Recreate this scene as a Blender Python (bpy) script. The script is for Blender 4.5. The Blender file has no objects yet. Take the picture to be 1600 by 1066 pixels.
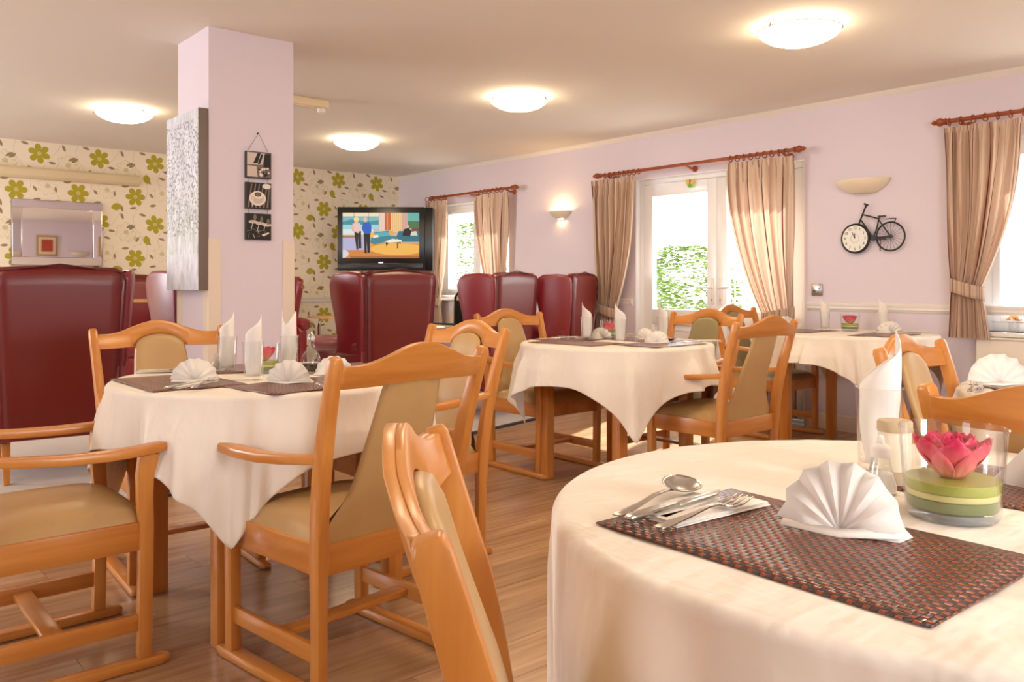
import bpy, bmesh, math, random
from mathutils import Vector, Matrix
random.seed(7)
C = bpy.context.scene.collection
R = math.radians
S = bpy.context.scene

# ---------------------------------------------------------------- camera
F, HZ, YAW, HC = 1310.0, 444.0, R(40.66), 1.062
cam = bpy.data.objects.new('camera', bpy.data.cameras.new('camera')); C.objects.link(cam)
cam.location = (0, 0, HC); cam.rotation_euler = (R(90), 0, -YAW)
cam.data.sensor_width = 36; cam.data.lens = F/1600*36
cam.data.shift_y = -(533-HZ)/1600; cam.data.clip_start = 0.02
S.camera = cam
S.view_settings.view_transform = 'Standard'; S.view_settings.look = 'None'
S.view_settings.gamma = 1; S.view_settings.use_curve_mapping = False
S.view_settings.exposure = 0.10

# ---------------------------------------------------------------- world and lights
w = bpy.data.worlds.new('sky'); S.world = w; w.use_nodes = True
wn = w.node_tree; wn.nodes['Background'].inputs[1].default_value = 6.0
tc = wn.nodes.new('ShaderNodeTexCoord'); sp = wn.nodes.new('ShaderNodeSeparateXYZ'); rp = wn.nodes.new('ShaderNodeValToRGB')
wn.links.new(tc.outputs['Generated'], sp.inputs[0]); wn.links.new(sp.outputs[2], rp.inputs[0]); wn.links.new(rp.outputs[0], wn.nodes['Background'].inputs[0])
rp.color_ramp.elements[0].color = (1.0, .98, .95, 1); rp.color_ramp.elements[1].color = (.78, .88, 1, 1)

def area(name, loc, target, sx, sy, power, col):
    l = bpy.data.lights.new(name, 'AREA'); l.shape = 'RECTANGLE'; l.size = sx; l.size_y = sy
    l.energy = power; l.color = col
    o = bpy.data.objects.new(name, l); C.objects.link(o); o.location = loc
    o.rotation_euler = (Vector(target)-Vector(loc)).to_track_quat('-Z', 'Y').to_euler()
    return o
area('daylight_from_left_window', (-3.0, 7.9, 1.6), (4.0, 4.2, 1.3), 1.2, 1.2, 130, (.93, .94, 1))
area('near_left_fill', (-3.0, 1.2, 1.5), (3.0, 2.6, .9), 1.4, 1.4, 46, (.93, .95, 1))  # added side fill standing in for an unseen window
area('rear_fill', (1.1, -2.0, 1.6), (2.4, 3.5, .9), 3.4, 1.5, 10, (.95, .97, 1))  # broad fill added behind the camera to light the near furniture
area('ceiling_fill', (1.2, -1.4, 1.3), (3.4, 1.6, 2.4), .6, .6, 50, (.93, .96, 1))  # added lamp aimed upward to brighten the ceiling
area('far_room_fill', (-2.2, 5.4, 1.2), (1.6, 5.6, 2.4), .8, .8, 18, (1, .97, .95))  # small lamp added to lift the ceiling of the back room
sun = bpy.data.objects.new('sun', bpy.data.lights.new('sun', 'SUN')); C.objects.link(sun); sun.data.energy = 15; sun.data.angle = R(1.0); sun.data.color = (1, .98, .95)
sun.rotation_euler = Vector((-1.0, -.38, -.95)).to_track_quat('-Z', 'Y').to_euler()

def at(px, py, z):            # point of the height z that the photograph shows at a pixel
    Y = (HC-z)*F/(py-HZ); X = (px-800)/F*Y
    return Vector((X*math.cos(YAW)+Y*math.sin(YAW), -X*math.sin(YAW)+Y*math.cos(YAW), z))

# ---------------------------------------------------------------- materials
def lin(c): return tuple((x/255/12.92 if x/255 <= .04045 else ((x/255+.055)/1.055)**2.4) for x in c)
class NT:
    def __init__(s, name):
        s.m = bpy.data.materials.new(name); s.m.use_nodes = True; s.t = s.m.node_tree
        s.b = s.t.nodes['Principled BSDF']; s.out = s.t.nodes['Material Output']
    def n(s, k, **kw):
        x = s.t.nodes.new(k)
        for a, b in kw.items(): setattr(x, a, b)
        return x
    def put(s, sock, v):
        if isinstance(v, bpy.types.NodeSocket): s.t.links.new(v, sock)
        else: sock.default_value = v
    def ma(s, op, *a):
        x = s.n('ShaderNodeMath', operation=op)
        for i, v in enumerate(a): s.put(x.inputs[i], v)
        return x.outputs[0]
    def mix(s, f, a, b):
        x = s.n('ShaderNodeMix', data_type='RGBA')
        s.put(x.inputs[0], f)
        s.put(x.inputs[6], a if isinstance(a, bpy.types.NodeSocket) else (*a[:3], 1))
        s.put(x.inputs[7], b if isinstance(b, bpy.types.NodeSocket) else (*b[:3], 1))
        return x.outputs[2]
    def noise(s, vec, scale, detail=3, rough=.5):
        x = s.n('ShaderNodeTexNoise'); s.put(x.inputs['Scale'], scale); s.put(x.inputs['Detail'], detail)
        s.put(x.inputs['Roughness'], rough)
        if vec: s.put(x.inputs['Vector'], vec)
        return x.outputs[0]
    def coord(s, kind='Object', scale=None):
        o = s.n('ShaderNodeTexCoord').outputs[kind]
        if scale:
            mp = s.n('ShaderNodeMapping'); s.t.links.new(o, mp.inputs[0]); mp.inputs['Scale'].default_value = scale; o = mp.outputs[0]
        return o
    def ramp(s, f, stops):
        x = s.n('ShaderNodeValToRGB'); s.put(x.inputs[0], f); e = x.color_ramp.elements
        while len(e) < len(stops): e.new(.5)
        for i, (p, c) in enumerate(stops): e[i].position = p; e[i].color = (*c, 1)
        return x.outputs[0]
    def bump(s, h, st, dist=.01):
        x = s.n('ShaderNodeBump'); s.put(x.inputs['Height'], h); x.inputs['Strength'].default_value = st; x.inputs['Distance'].default_value = dist
        s.put(s.b.inputs['Normal'], x.outputs[0])
    def set(s, col=None, rough=.5, metal=0, spec=.5, **kw):
        if col is not None: s.put(s.b.inputs['Base Color'], col if isinstance(col, bpy.types.NodeSocket) else (*col, 1))
        s.b.inputs['Roughness'].default_value = rough; s.b.inputs['Metallic'].default_value = metal
        s.b.inputs['Specular IOR Level'].default_value = spec
        for a, b in kw.items(): s.put(s.b.inputs[a.replace('_', ' ')], b)
        return s.m
M = {}
def plain(name, rgb, rough=.5, metal=0, spec=.5, var=0.0, bump=0, bscale=60, **kw):
    t = NT(name); c = lin(rgb)
    if var or bump:
        nz = t.noise(t.coord('Object'), bscale, 3)
        if bump: t.bump(nz, bump, .004)
        if var: c = t.mix(nz, tuple(x*(1-var) for x in c), tuple(min(1, x*(1+var)) for x in c))
    M[name] = t.set(c, rough, metal, spec, **kw); return M[name]
def emit(name, rgb, st):
    t = NT(name); t.set((0, 0, 0), .5); t.b.inputs['Emission Color'].default_value = (*lin(rgb), 1); t.b.inputs['Emission Strength'].default_value = st
    M[name] = t.m
def wood(name, axis, c1, c2, rough=.35, rnd=0.0):
    t = NT(name); sc = [26, 26, 26]; sc[axis] = 1.6
    co = t.coord('Object', tuple(sc))
    if rnd:
        oi = t.n('ShaderNodeObjectInfo'); va = t.n('ShaderNodeVectorMath', operation='ADD')
        cb = t.n('ShaderNodeCombineXYZ'); t.put(cb.inputs[0], t.ma('MULTIPLY', oi.outputs['Random'], 50.)); t.put(cb.inputs[1], t.ma('MULTIPLY', oi.outputs['Random'], 90.))
        t.t.links.new(co, va.inputs[0]); t.t.links.new(cb.outputs[0], va.inputs[1]); co = va.outputs[0]
    n1 = t.noise(co, 1.0, 5, .6)
    col = t.ramp(n1, [(.3, lin(c1)), (.72, lin(c2))])
    if rnd:
        hs = t.n('ShaderNodeHueSaturation'); t.t.links.new(col, hs.inputs['Color'])
        t.put(hs.inputs['Value'], t.ma('ADD', 1-rnd/2, t.ma('MULTIPLY', oi.outputs['Random'], rnd))); col = hs.outputs[0]
    t.bump(n1, .05, .002)
    M[name] = t.set(col, rough, 0, .5); return M[name]
for i, a in enumerate('xyz'): wood('beech_'+a, i, (192, 118, 48), (216, 148, 74), .30)
wood('floor_wood', 0, (156, 114, 80), (200, 162, 122), .24, .2)
wood('pole_wood', 1, (140, 62, 25), (168, 84, 40), .35)
wood('light_wood', 0, (205, 150, 95), (222, 175, 120), .4)
plain('pink_wall', (224, 213, 221), .75, var=.015, bump=.03, bscale=40)
plain('ceiling_paint', (236, 228, 216), .9, var=.01, bump=.03, bscale=30)
plain('white_trim', (238, 232, 224), .35)
plain('cream_trim', (232, 216, 196), .45)
plain('upvc', (248, 248, 248), .25)
plain('vinyl', (190, 153, 100), .34, var=.04, bump=.05, bscale=25)
plain('vinyl_olive', (150, 134, 92), .34, var=.04, bump=.05, bscale=25)
plain('burgundy', (132, 30, 38), .34, var=.05, bump=.06, bscale=30, Coat_Weight=.6, Coat_Roughness=.3)
plain('burgundy_dark', (108, 17, 14), .36, var=.05, bump=.06, bscale=30, Coat_Weight=.3, Coat_Roughness=.3)
plain('piping', (88, 22, 28), .4)
t = NT('linen'); n1 = t.noise(t.coord('Object', (2.2, 7, 3)), 1.9, 3, .45); n2 = t.noise(t.coord('Object', (9, 3, 3)), 3.0, 2)
t.bump(t.ma('ADD', n1, t.ma('MULTIPLY', n2, .35)), .5, .035); M['linen'] = t.set(lin((240, 229, 214)), .8, 0, .3)
plain('napkin', (240, 231, 220), .8, bump=.06, bscale=500)
plain('steel', (190, 186, 180), .24, 1)
plain('chrome', (225, 225, 228), .12, 1)
plain('black_plastic', (18, 18, 20), .28)
plain('black_metal', (22, 20, 20), .45)
plain('brass', (200, 165, 90), .3, 1)
plain('ceramic_cream', (238, 224, 196), .35)
plain('ivory_plastic', (232, 214, 176), .5)
plain('beige_cloth', (196, 172, 138), .85, var=.08, bump=.1, bscale=80)
plain('black_fabric', (20, 19, 20), .8)
plain('rubber', (24, 24, 24), .7)
plain('paper_white', (240, 238, 230), .7)
plain('ink', (24, 22, 22), .6)
plain('gold_frame', (178, 142, 84), .45)
plain('print_dark', (52, 42, 38), .5)
plain('print_mid', (120, 104, 94), .5)
plain('print_light', (206, 190, 176), .5)
plain('print_white', (232, 220, 208), .5)
plain('picture_red', (176, 62, 40), .5); plain('picture_cream', (232, 214, 180), .5)
plain('gel_green', (172, 178, 84), .2); plain('gel_cream', (220, 212, 144), .2); plain('gel_dark', (124, 134, 84), .2)
plain('base_highlight', (236, 240, 240), .05, Alpha=.22)  # milky white stands in for the highlight in the bowl's thick base
plain('salt', (246, 242, 236), .6); plain('vinegar', (56, 22, 14), .15); plain('oil', (200, 170, 110), .2)
plain('garden_paving', (200, 195, 185), .8, var=.05); plain('garden_fence', (150, 145, 140), .6); plain('garden_wall', (215, 200, 190), .8)
plain('leaf_green', (102, 126, 50), .6, var=.4, bscale=9)
plain('orange_flower', (214, 140, 80), .6)
plain('yellow_plastic', (240, 200, 30), .3); plain('green_plastic', (90, 190, 50), .3); plain('red_plastic', (200, 60, 30), .3)
plain('radiator_enamel', (236, 226, 212), .35)
plain('mirror_glass', (235, 232, 232), .02, 1)
plain('edge_strip', (58, 56, 62), .4)
emit('lamp_glow', (255, 230, 192), 28.0)
emit('wall_glow', (255, 212, 150), 130.0)
emit('tv_lamp', (190, 200, 255), 2.5)

t = NT('carpet'); nz = t.noise(t.coord('Object'), 400, 2); t.bump(nz, .4, .004)
M['carpet'] = t.set(t.mix(nz, lin((178, 168, 162)), lin((206, 196, 190))), .95, 0, .1)

# thin clear glass: see-through, with a mirror sheen at grazing angles
def glassmat(name, tint, ior=1.45, power=1.0):
    t = NT(name); t.t.nodes.remove(t.b)
    tr = t.n('ShaderNodeBsdfTransparent'); tr.inputs[0].default_value = (*tint, 1)
    gl = t.n('ShaderNodeBsdfGlossy'); gl.inputs['Roughness'].default_value = .02
    ge = t.n('ShaderNodeNewGeometry'); dt = t.n('ShaderNodeVectorMath', operation='DOT_PRODUCT'); t.t.links.new(ge.outputs['Incoming'], dt.inputs[0]); t.t.links.new(ge.outputs['Normal'], dt.inputs[1])
    fz = t.ma('POWER', t.ma('SUBTRACT', 1., t.ma('ABSOLUTE', dt.outputs['Value'])), 3.)
    mx = t.n('ShaderNodeMixShader'); t.put(mx.inputs[0], t.ma('MINIMUM', t.ma('ADD', .04*power, t.ma('MULTIPLY', fz, .6*power)), 1.)); t.t.links.new(tr.outputs[0], mx.inputs[1]); t.t.links.new(gl.outputs[0], mx.inputs[2])
    t.t.links.new(mx.outputs[0], t.out.inputs[0]); M[name] = t.m
glassmat('pane', (.97, .98, .98)); glassmat('glass', (.99, .995, .995), 1.5, 1.0)

# wallpaper: cream paper printed with green flowers, buds, brown leaves and thin stems
t = NT('wallpaper'); g = t.n('ShaderNodeNewGeometry'); sx = t.n('ShaderNodeSeparateXYZ'); t.t.links.new(g.outputs['Position'], sx.inputs[0])
PX, PZ = sx.outputs[0], sx.outputs[2]; TW, TH = .525, .62
def wrap(v, m0, per):
    d = t.ma('DIVIDE', t.ma('SUBTRACT', v, m0), per)
    return t.ma('MULTIPLY', t.ma('SUBTRACT', d, t.ma('ROUND', d)), per)
def polar(mx, mz, rot=0):
    dx, dz = wrap(PX, mx, TW), wrap(PZ, mz, TH)
    return dx, dz, t.ma('SQRT', t.ma('ADD', t.ma('MULTIPLY', dx, dx), t.ma('MULTIPLY', dz, dz))), t.ma('ADD', t.ma('ARCTAN2', dz, dx), rot)
def petal(r, a, Rr, k=3.0, lo=.42): 
    c = t.ma('POWER', t.ma('ABSOLUTE', t.ma('COSINE', t.ma('MULTIPLY', a, k))), .55)
    return t.ma('SUBTRACT', t.ma('MULTIPLY', t.ma('ADD', lo, t.ma('MULTIPLY', c, 1-lo)), Rr), r)
def mx_(a, b): return t.ma('MAXIMUM', a, b)
green = None; lines = None; leaf = None; heart = None
for (fx, fz, rr) in ((0, 0, 0), (.19, -.27, .35)):
    dx, dz, r, a = polar(fx, fz+.08, rr)
    m1 = t.ma('GREATER_THAN', petal(r, a, .094), 0.); h = t.ma('LESS_THAN', r, .02)
    green = m1 if green is None else mx_(green, m1); heart = h if heart is None else mx_(heart, h)
def ell(mx, mz, rot, la, lb):
    dx, dz = wrap(PX, mx, TW), wrap(PZ, mz+.08, TH); c, s_ = math.cos(R(rot)), math.sin(R(rot))
    u = t.ma('ADD', t.ma('MULTIPLY', dx, c), t.ma('MULTIPLY', dz, s_)); v = t.ma('SUBTRACT', t.ma('MULTIPLY', dz, c), t.ma('MULTIPLY', dx, s_))
    q = t.ma('DIVIDE', u, la); wd = t.ma('MULTIPLY', t.ma('SUBTRACT', 1., t.ma('MULTIPLY', q, q)), lb)
    return t.ma('GREATER_THAN', wd, t.ma('ABSOLUTE', v))
for e in ((.345, -.11, 15, .05, .036), (.11, -.435, 100, .05, .034)): green = mx_(green, ell(*e))
for e in ((.02, .19, 60, .034, .012), (.13, .16, 130, .034, .012), (.155, .02, 125, .03, .012), (.17, -.08, 10, .036, .013), (-.02, -.115, 12, .036, .013), (-.13, -.12, 110, .04, .014),
          (.07, -.18, 165, .036, .013), (.43, .10, 5, .036, .013), (.30, .27, 170, .034, .013), (-.03, -.31, 35, .038, .014), (.40, -.20, 110, .036, .013), (.47, -.30, 30, .04, .014),
          (.26, -.42, 165, .034, .012), (.33, .02, 100, .03, .011)):
    k = ell(*e); leaf = k if leaf is None else mx_(leaf, k)
for (fx, fz, rr, Rr) in ((-.09, .26, .2, .1), (.26, .05, .0, .085), (.44, -.36+.62, .5, .09), (.0, -.42, .8, .08)):
    dx, dz, r, a = polar(fx, fz+.08, rr)
    k = t.ma('LESS_THAN', t.ma('ABSOLUTE', petal(r, a, Rr, 3.5, .2)), .0026); k = mx_(k, t.ma('LESS_THAN', petal(r, a, -.03, 6., .05), 0.) if False else t.ma('GREATER_THAN', petal(r, a, .026, 4., .2), 0.))
    lines = k if lines is None else mx_(lines, k)
stem = None
for (ox, amp, ph) in ((.05, .07, 0.), (.30, .08, 2.1)):
    sn = t.ma('MULTIPLY', t.ma('SINE', t.ma('ADD', t.ma('MULTIPLY', PZ, 2*math.pi/TH), ph)), amp)
    k = t.ma('LESS_THAN', t.ma('ABSOLUTE', wrap(t.ma('SUBTRACT', PX, sn), ox, TW)), .0018); stem = k if stem is None else mx_(stem, k)
col = t.mix(t.ma('MULTIPLY', stem, .55), lin((246, 234, 212)), lin((178, 162, 116)))
col = t.mix(t.ma('MULTIPLY', lines, .6), col, lin((190, 184, 92)))
col = t.mix(leaf, col, lin((158, 138, 104))); col = t.mix(green, col, lin((182, 168, 50))); col = t.mix(heart, col, lin((206, 196, 128)))
M['wallpaper'] = t.set(col, .7, 0, .3)

# curtain: beige cloth with brown and claret stripes running down its length (UV u across the cloth)
def curtain_mat(name, base, bright):
    t = NT(name); uv = t.n('ShaderNodeUVMap').outputs[0]; s2 = t.n('ShaderNodeSeparateXYZ'); t.t.links.new(uv, s2.inputs[0]); u = s2.outputs[0]
    cb = t.n('ShaderNodeCombineXYZ'); t.put(cb.inputs[0], t.ma('MULTIPLY', u, 1.0))
    n1 = t.noise(cb.outputs[0], 9, 2); col = t.ramp(n1, [(.40, lin(base[0])), (.47, lin(base[1])), (.56, lin(base[2])), (.64, lin(base[1]))])
    fr = t.ma('FRACT', t.ma('MULTIPLY', u, 2.6)); col = t.mix(t.ma('LESS_THAN', fr, .035), col, lin((110, 44, 36)))
    fr = t.ma('FRACT', t.ma('ADD', t.ma('MULTIPLY', u, 2.6), .42)); col = t.mix(t.ma('LESS_THAN', fr, .03), col, lin((96, 74, 60)))
    tr = t.n('ShaderNodeBsdfTranslucent'); t.t.links.new(col, tr.inputs[0]); t.set(col, .6, 0, .3, Sheen_Weight=.15)
    mx = t.n('ShaderNodeMixShader'); mx.inputs[0].default_value = bright; t.t.links.new(t.b.outputs[0], mx.inputs[1]); t.t.links.new(tr.outputs[0], mx.inputs[2])
    t.t.links.new(mx.outputs[0], t.out.inputs[0]); M[name] = t.m
curtain_mat('curtain_cloth', ((178, 144, 122), (214, 184, 158), (230, 208, 186)), .25)

# woven placemat
def mat_mat(name, cols, f):
    t = NT(name); co = t.coord('Object'); s3 = t.n('ShaderNodeSeparateXYZ'); t.t.links.new(co, s3.inputs[0])
    a = t.ma('MULTIPLY', s3.outputs[0], f); b = t.ma('MULTIPLY', s3.outputs[1], f)
    fa, fb = t.ma('FRACT', a), t.ma('FRACT', b)
    par = t.ma('FRACT', t.ma('MULTIPLY', t.ma('ADD', t.ma('FLOOR', a), t.ma('FLOOR', b)), .5)); chk = t.ma('GREATER_THAN', par, .25)
    gap = mx2 = t.ma('LESS_THAN', t.ma('MULTIPLY', t.ma('MINIMUM', fa, fb), 1.), .14)
    c = t.mix(chk, lin(cols[0]), lin(cols[1])); c = t.mix(gap, c, lin(cols[2]))
    ha = t.ma('SINE', t.ma('MULTIPLY', fa, math.pi)); hb = t.ma('SINE', t.ma('MULTIPLY', fb, math.pi))
    hgt = t.ma('ADD', t.ma('MULTIPLY', chk, ha), t.ma('MULTIPLY', t.ma('SUBTRACT', 1., chk), hb)); t.bump(hgt, .7, .002)
    M[name] = t.set(c, .26, 0, .7)
mat_mat('woven_mat', ((150, 74, 42), (84, 60, 54), (44, 27, 22)), 122)

# pale abstract painting of flowers on canvas
t = NT('painting'); co = t.coord('Object'); n1 = t.noise(t.coord('Object', (1, 6, 2)), 3, 6, .7); col = t.ramp(n1, [(.35, lin((184, 186, 194))), (.6, lin((222, 224, 230)))])
s4 = t.n('ShaderNodeSeparateXYZ'); t.t.links.new(co, s4.inputs[0]); up = t.ma('LESS_THAN', t.ma('ABSOLUTE', t.ma('SUBTRACT', s4.outputs[2], .12)), .30)
nv = t.n('ShaderNodeTexVoronoi'); nv.inputs['Scale'].default_value = 58; t.t.links.new(co, nv.inputs[0])
nv2 = t.noise(co, 14, 4, .7); sp1 = t.ma('MULTIPLY', t.ma('MULTIPLY', t.ma('GREATER_THAN', t.ma('ADD', nv.outputs[0], t.ma('MULTIPLY', nv2, .5)), .86), up), .7); col = t.mix(sp1, col, lin((104, 102, 112)))
lowm = t.ma('LESS_THAN', t.ma('ABSOLUTE', t.ma('ADD', s4.outputs[2], .12)), .16); n2 = t.noise(t.coord('Object', (1, 20, 3)), 3, 4)
col = t.mix(t.ma('MULTIPLY', t.ma('GREATER_THAN', n2, .55), t.ma('MULTIPLY', lowm, .5)), col, lin((150, 172, 130)))
M['painting'] = t.set(col, .5)
# lotus petals: pink tips fading to pale at the base (local height)
t = NT('lotus_petal'); s5 = t.n('ShaderNodeSeparateXYZ'); t.t.links.new(t.coord('Object'), s5.inputs[0])
f = t.ma('MULTIPLY', t.ma('SUBTRACT', s5.outputs[2], .048), 18.)
M['lotus_petal'] = t.set(t.ramp(f, [(0.1, lin((244, 168, 140))), (.55, lin((238, 110, 118))), (1., lin((208, 26, 78)))]), .4, 0, .5)
TVC = {}
def tvcol(rgb):
    k = 'screen_%02x%02x%02x' % rgb
    if k not in M: emit(k, rgb, .95)
    return M[k]

# ---------------------------------------------------------------- mesh helpers
class MB:
    def __init__(s): s.v = []; s.f = []; s.mi = []; s.uv = None; s.cur = 0
    def add(s, vs, fs, mat=None):
        o = len(s.v)
        for p in vs:
            p = Vector(p); s.v.append(tuple(mat @ p if mat else p))
        for f in fs: s.f.append([i+o for i in f]); s.mi.append(s.cur)
        return s
    def box(s, c, d, rz=0, mat=None):
        x, y, z = d[0]/2, d[1]/2, d[2]/2; Mx = Matrix.Translation(c) @ Matrix.Rotation(rz, 4, 'Z')
        if mat: Mx = mat @ Mx
        return s.add([(i*x, j*y, k*z) for i in (-1, 1) for j in (-1, 1) for k in (-1, 1)], [(0, 1, 3, 2), (4, 6, 7, 5), (0, 4, 5, 1), (2, 3, 7, 6), (0, 2, 6, 4), (1, 5, 7, 3)], Mx)
    def sweep(s, pts, wh, side, cap=True):          # rectangular section; side = width axis
        pts = [Vector(p) for p in pts]; n = len(pts); side = Vector(side).normalized(); vs = []
        if not isinstance(wh, list): wh = [wh]*n
        for i, p in enumerate(pts):
            d = (pts[min(i+1, n-1)]-pts[max(i-1, 0)]).normalized(); u = d.cross(side).normalized(); sd = u.cross(d).normalized()
            w_, h_ = wh[i]
            for a, b in ((-1, -1), (1, -1), (1, 1), (-1, 1)): vs.append(p+sd*(a*w_/2)+u*(b*h_/2))
        fs = [[i*4+j, i*4+(j+1) % 4, i*4+4+(j+1) % 4, i*4+4+j] for i in range(n-1) for j in range(4)]
        if cap: fs += [[3, 2, 1, 0], [(n-1)*4+k for k in range(4)]]
        return s.add(vs, fs)
    def tube(s, pts, r, n=8, closed=False):
        pts = [Vector(p) for p in pts]; m = len(pts); vs = []
        rs = r if isinstance(r, list) else [r]*m
        prev = None
        for i, p in enumerate(pts):
            if closed: d = (pts[(i+1) % m]-pts[i-1]).normalized()
            else: d = (pts[min(i+1, m-1)]-pts[max(i-1, 0)]).normalized()
            if prev is None:
                u = d.orthogonal().normalized()
            else:
                u = (prev-d*prev.dot(d)).normalized()
            prev = u; q = d.cross(u)
            for k in range(n):
                a = 2*math.pi*k/n; vs.append(p+u*(math.cos(a)*rs[i])+q*(math.sin(a)*rs[i]))
        fs = [[i*n+k, i*n+(k+1) % n, ((i+1) % m)*n+(k+1) % n, ((i+1) % m)*n+k] for i in range(m if closed else m-1) for k in range(n)]
        if not closed: fs += [list(range(n))[::-1], [(m-1)*n+k for k in range(n)]]
        return s.add(vs, fs)
    def lathe(s, prof, n=32, c=(0, 0, 0), mat=None, caps=True):
        vs = [(c[0]+r*math.cos(2*math.pi*k/n), c[1]+r*math.sin(2*math.pi*k/n), c[2]+z) for r, z in prof for k in range(n)]; m = len(prof)
        fs = [[i*n+k, i*n+(k+1) % n, (i+1)*n+(k+1) % n, (i+1)*n+k] for i in range(m-1) for k in range(n)]
        if caps: fs += [list(range(n))[::-1], [(m-1)*n+k for k in range(n)]]
        return s.add(vs, fs, mat)
    def prism(s, outl, fn, th):                     # outline (a,b) -> fn(a,b,t), t in +-th/2
        n = len(outl); vs = [fn(a, b, -th/2) for a, b in outl]+[fn(a, b, th/2) for a, b in outl]
        fs = [list(range(n))[::-1], list(range(n, 2*n))]+[[i, (i+1) % n, n+(i+1) % n, n+i] for i in range(n)]
        return s.add(vs, fs)
    def grid(s, fn, nu, nv, closeu=False, uvf=None):
        o = len(s.v); w_ = nu if closeu else nu+1
        vs = [fn(i/nu, j/nv) for j in range(nv+1) for i in range(w_)]
        fs = [[j*w_+i, j*w_+(i+1) % w_, (j+1)*w_+(i+1) % w_, (j+1)*w_+i] for j in range(nv) for i in range(nu)]
        if uvf:
            if s.uv is None: s.uv = {}
            for j in range(nv+1):
                for i in range(w_): s.uv[o+j*w_+i] = uvf(i/nu, j/nv)
        return s.add(vs, fs)
    def build(s, name, mat, parent=None, smooth=True, bevel=0, seg=2, sharp=40, loc=None, solid=0, subd=0):
        me = bpy.data.meshes.new(name); me.from_pydata(s.v, [], s.f)
        mats = mat if isinstance(mat, (list, tuple)) else [mat]
        for m_ in mats: me.materials.append(M[m_] if isinstance(m_, str) else m_)
        for p, k in zip(me.polygons, s.mi): p.material_index = k
        bm = bmesh.new(); bm.from_mesh(me)
        if s.uv:
            bm.verts.ensure_lookup_table(); L = bm.loops.layers.uv.new('UVMap')
            for f_ in bm.faces:
                for l in f_.loops: l[L].uv = s.uv.get(l.vert.index, (0, 0))
        bmesh.ops.recalc_face_normals(bm, faces=bm.faces)
        if subd: bmesh.ops.subdivide_edges(bm, edges=bm.edges, cuts=subd, use_grid_fill=True)
        if bevel:
            ed = [e for e in bm.edges if len(e.link_faces) == 2 and e.calc_face_angle(0) > R(30)]
            bmesh.ops.bevel(bm, geom=ed, offset=bevel, segments=seg, profile=.5, affect='EDGES', clamp_overlap=True)
        if smooth:
            for f_ in bm.faces: f_.smooth = True
            for e in bm.edges:
                if len(e.link_faces) == 2 and e.calc_face_angle(0) > R(sharp): e.smooth = False
        bm.to_mesh(me); bm.free()
        o = bpy.data.objects.new(name, me); C.objects.link(o)
        if parent: o.parent = parent
        if loc: o.location = loc
        if solid:
            md = o.modifiers.new('thickness', 'SOLIDIFY'); md.thickness = solid; md.offset = 0
        return o
def tag(o, label, cat, group=None):
    o['label'] = label; o['category'] = cat
    if group: o['group'] = group
    return o
def thing(name, label, cat, loc=(0, 0, 0), rz=0, group=None):
    o = bpy.data.objects.new(name, None); C.objects.link(o); o.empty_display_size = .1
    o.location = loc; o.rotation_euler = (0, 0, rz); return tag(o, label, cat, group)
def struct(o): o['kind'] = 'structure'; return o
KIDS = {}
def kids(o): return [c for c in bpy.data.objects if c.parent == o]
def dup(o, loc=None, rz=None, label=None, group=None, parent=None, tree=None):
    if tree is None:
        tree = {}
        for c in bpy.data.objects:
            if c.parent: tree.setdefault(c.parent.name, []).append(c)
    c = o.copy(); C.objects.link(c)
    if parent: c.parent = parent
    if loc is not None: c.location = loc
    if rz is not None: c.rotation_euler = (0, 0, rz)
    if label: c['label'] = label
    if group: c['group'] = group
    for k in tree.get(o.name, []): dup(k, parent=c, tree=tree)
    return c
def bez(a, b, n): return [a+(b-a)*i/n for i in range(n+1)]
def interp(tab, z):
    for (z0, v0), (z1, v1) in zip(tab, tab[1:]):
        if z <= z1:
            k = max(0, (z-z0)/(z1-z0)); k = k*k*(3-2*k) if False else k
            return v0+(v1-v0)*k
    return tab[-1][1]

# ================================================================ THE ROOM
XW, YB, XL, YR, H = 5.76, 8.88, -3.25, -2.3, 2.40
# floor: screed, wood planks laid one by one, carpet beyond the edge strip
fl = struct(MB().box(((XW+XL)/2, (YB+YR)/2, -.11), (XW-XL+.5, YB-YR+.5, .2)).build('floor', 'edge_strip', smooth=False))
def edge_y(x): return 4.27+.02*max(0, x) if x < 2.1 else 4.31+(x-2.1)*.235
pl = None; PWd, PL = .18, 1.22
row = 0; y = .18
while y < 5.4:
    x = -.6 - (row*.47 % PL)
    while x < XW:
        x0, x1 = max(x, -.6), min(x+PL, XW); xm = (x0+x1)/2
        if x1-x0 > .05 and y-.09 < edge_y(xm)+.1:
            full = abs((x1-x0)-PL) < .001
            if full and pl: o = pl.copy(); C.objects.link(o); o.location = (xm, y, -.005)
            else:
                o = MB().box((0, 0, 0), (x1-x0-.0014, PWd-.0014, .01)).build('floor_plank', 'floor_wood', fl, smooth=False); o.location = (xm, y, -.005)
                if full: pl = o
            o.parent = fl
        x += PL
    y += PWd; row += 1
# floor outside the view keeps the same finish as one sheet
MB().box((-1.92, (YR+4.3)/2, -.005), (2.62, 4.3-YR, .01)).box(((XW-.6)/2, (YR+.09)/2, -.005), (XW+.6, .09-YR, .01)).build('floor_sheet', 'floor_wood', fl, smooth=False)
ca = [(XL, edge_y(XL))]+[(x, edge_y(x)) for x in (2.1, XW)]+[(XW, YB), (XL, YB)]
MB().prism(ca, lambda a, b, t_: (a, b, .006+t_), .012).build('carpet', 'carpet', fl, smooth=False)
MB().sweep([(XL, edge_y(0), .008), (2.1, edge_y(2.1), .008), (XW, edge_y(XW), .008)], (.035, .014), (0, 1, 0)).build('edge_strip', 'edge_strip', fl, smooth=False)
struct(MB().box(((XW+XL)/2, (YB+YR)/2, H+.1), (XW-XL+.5, YB-YR+.5, .2)).build('ceiling', 'ceiling_paint', smooth=False))
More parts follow.
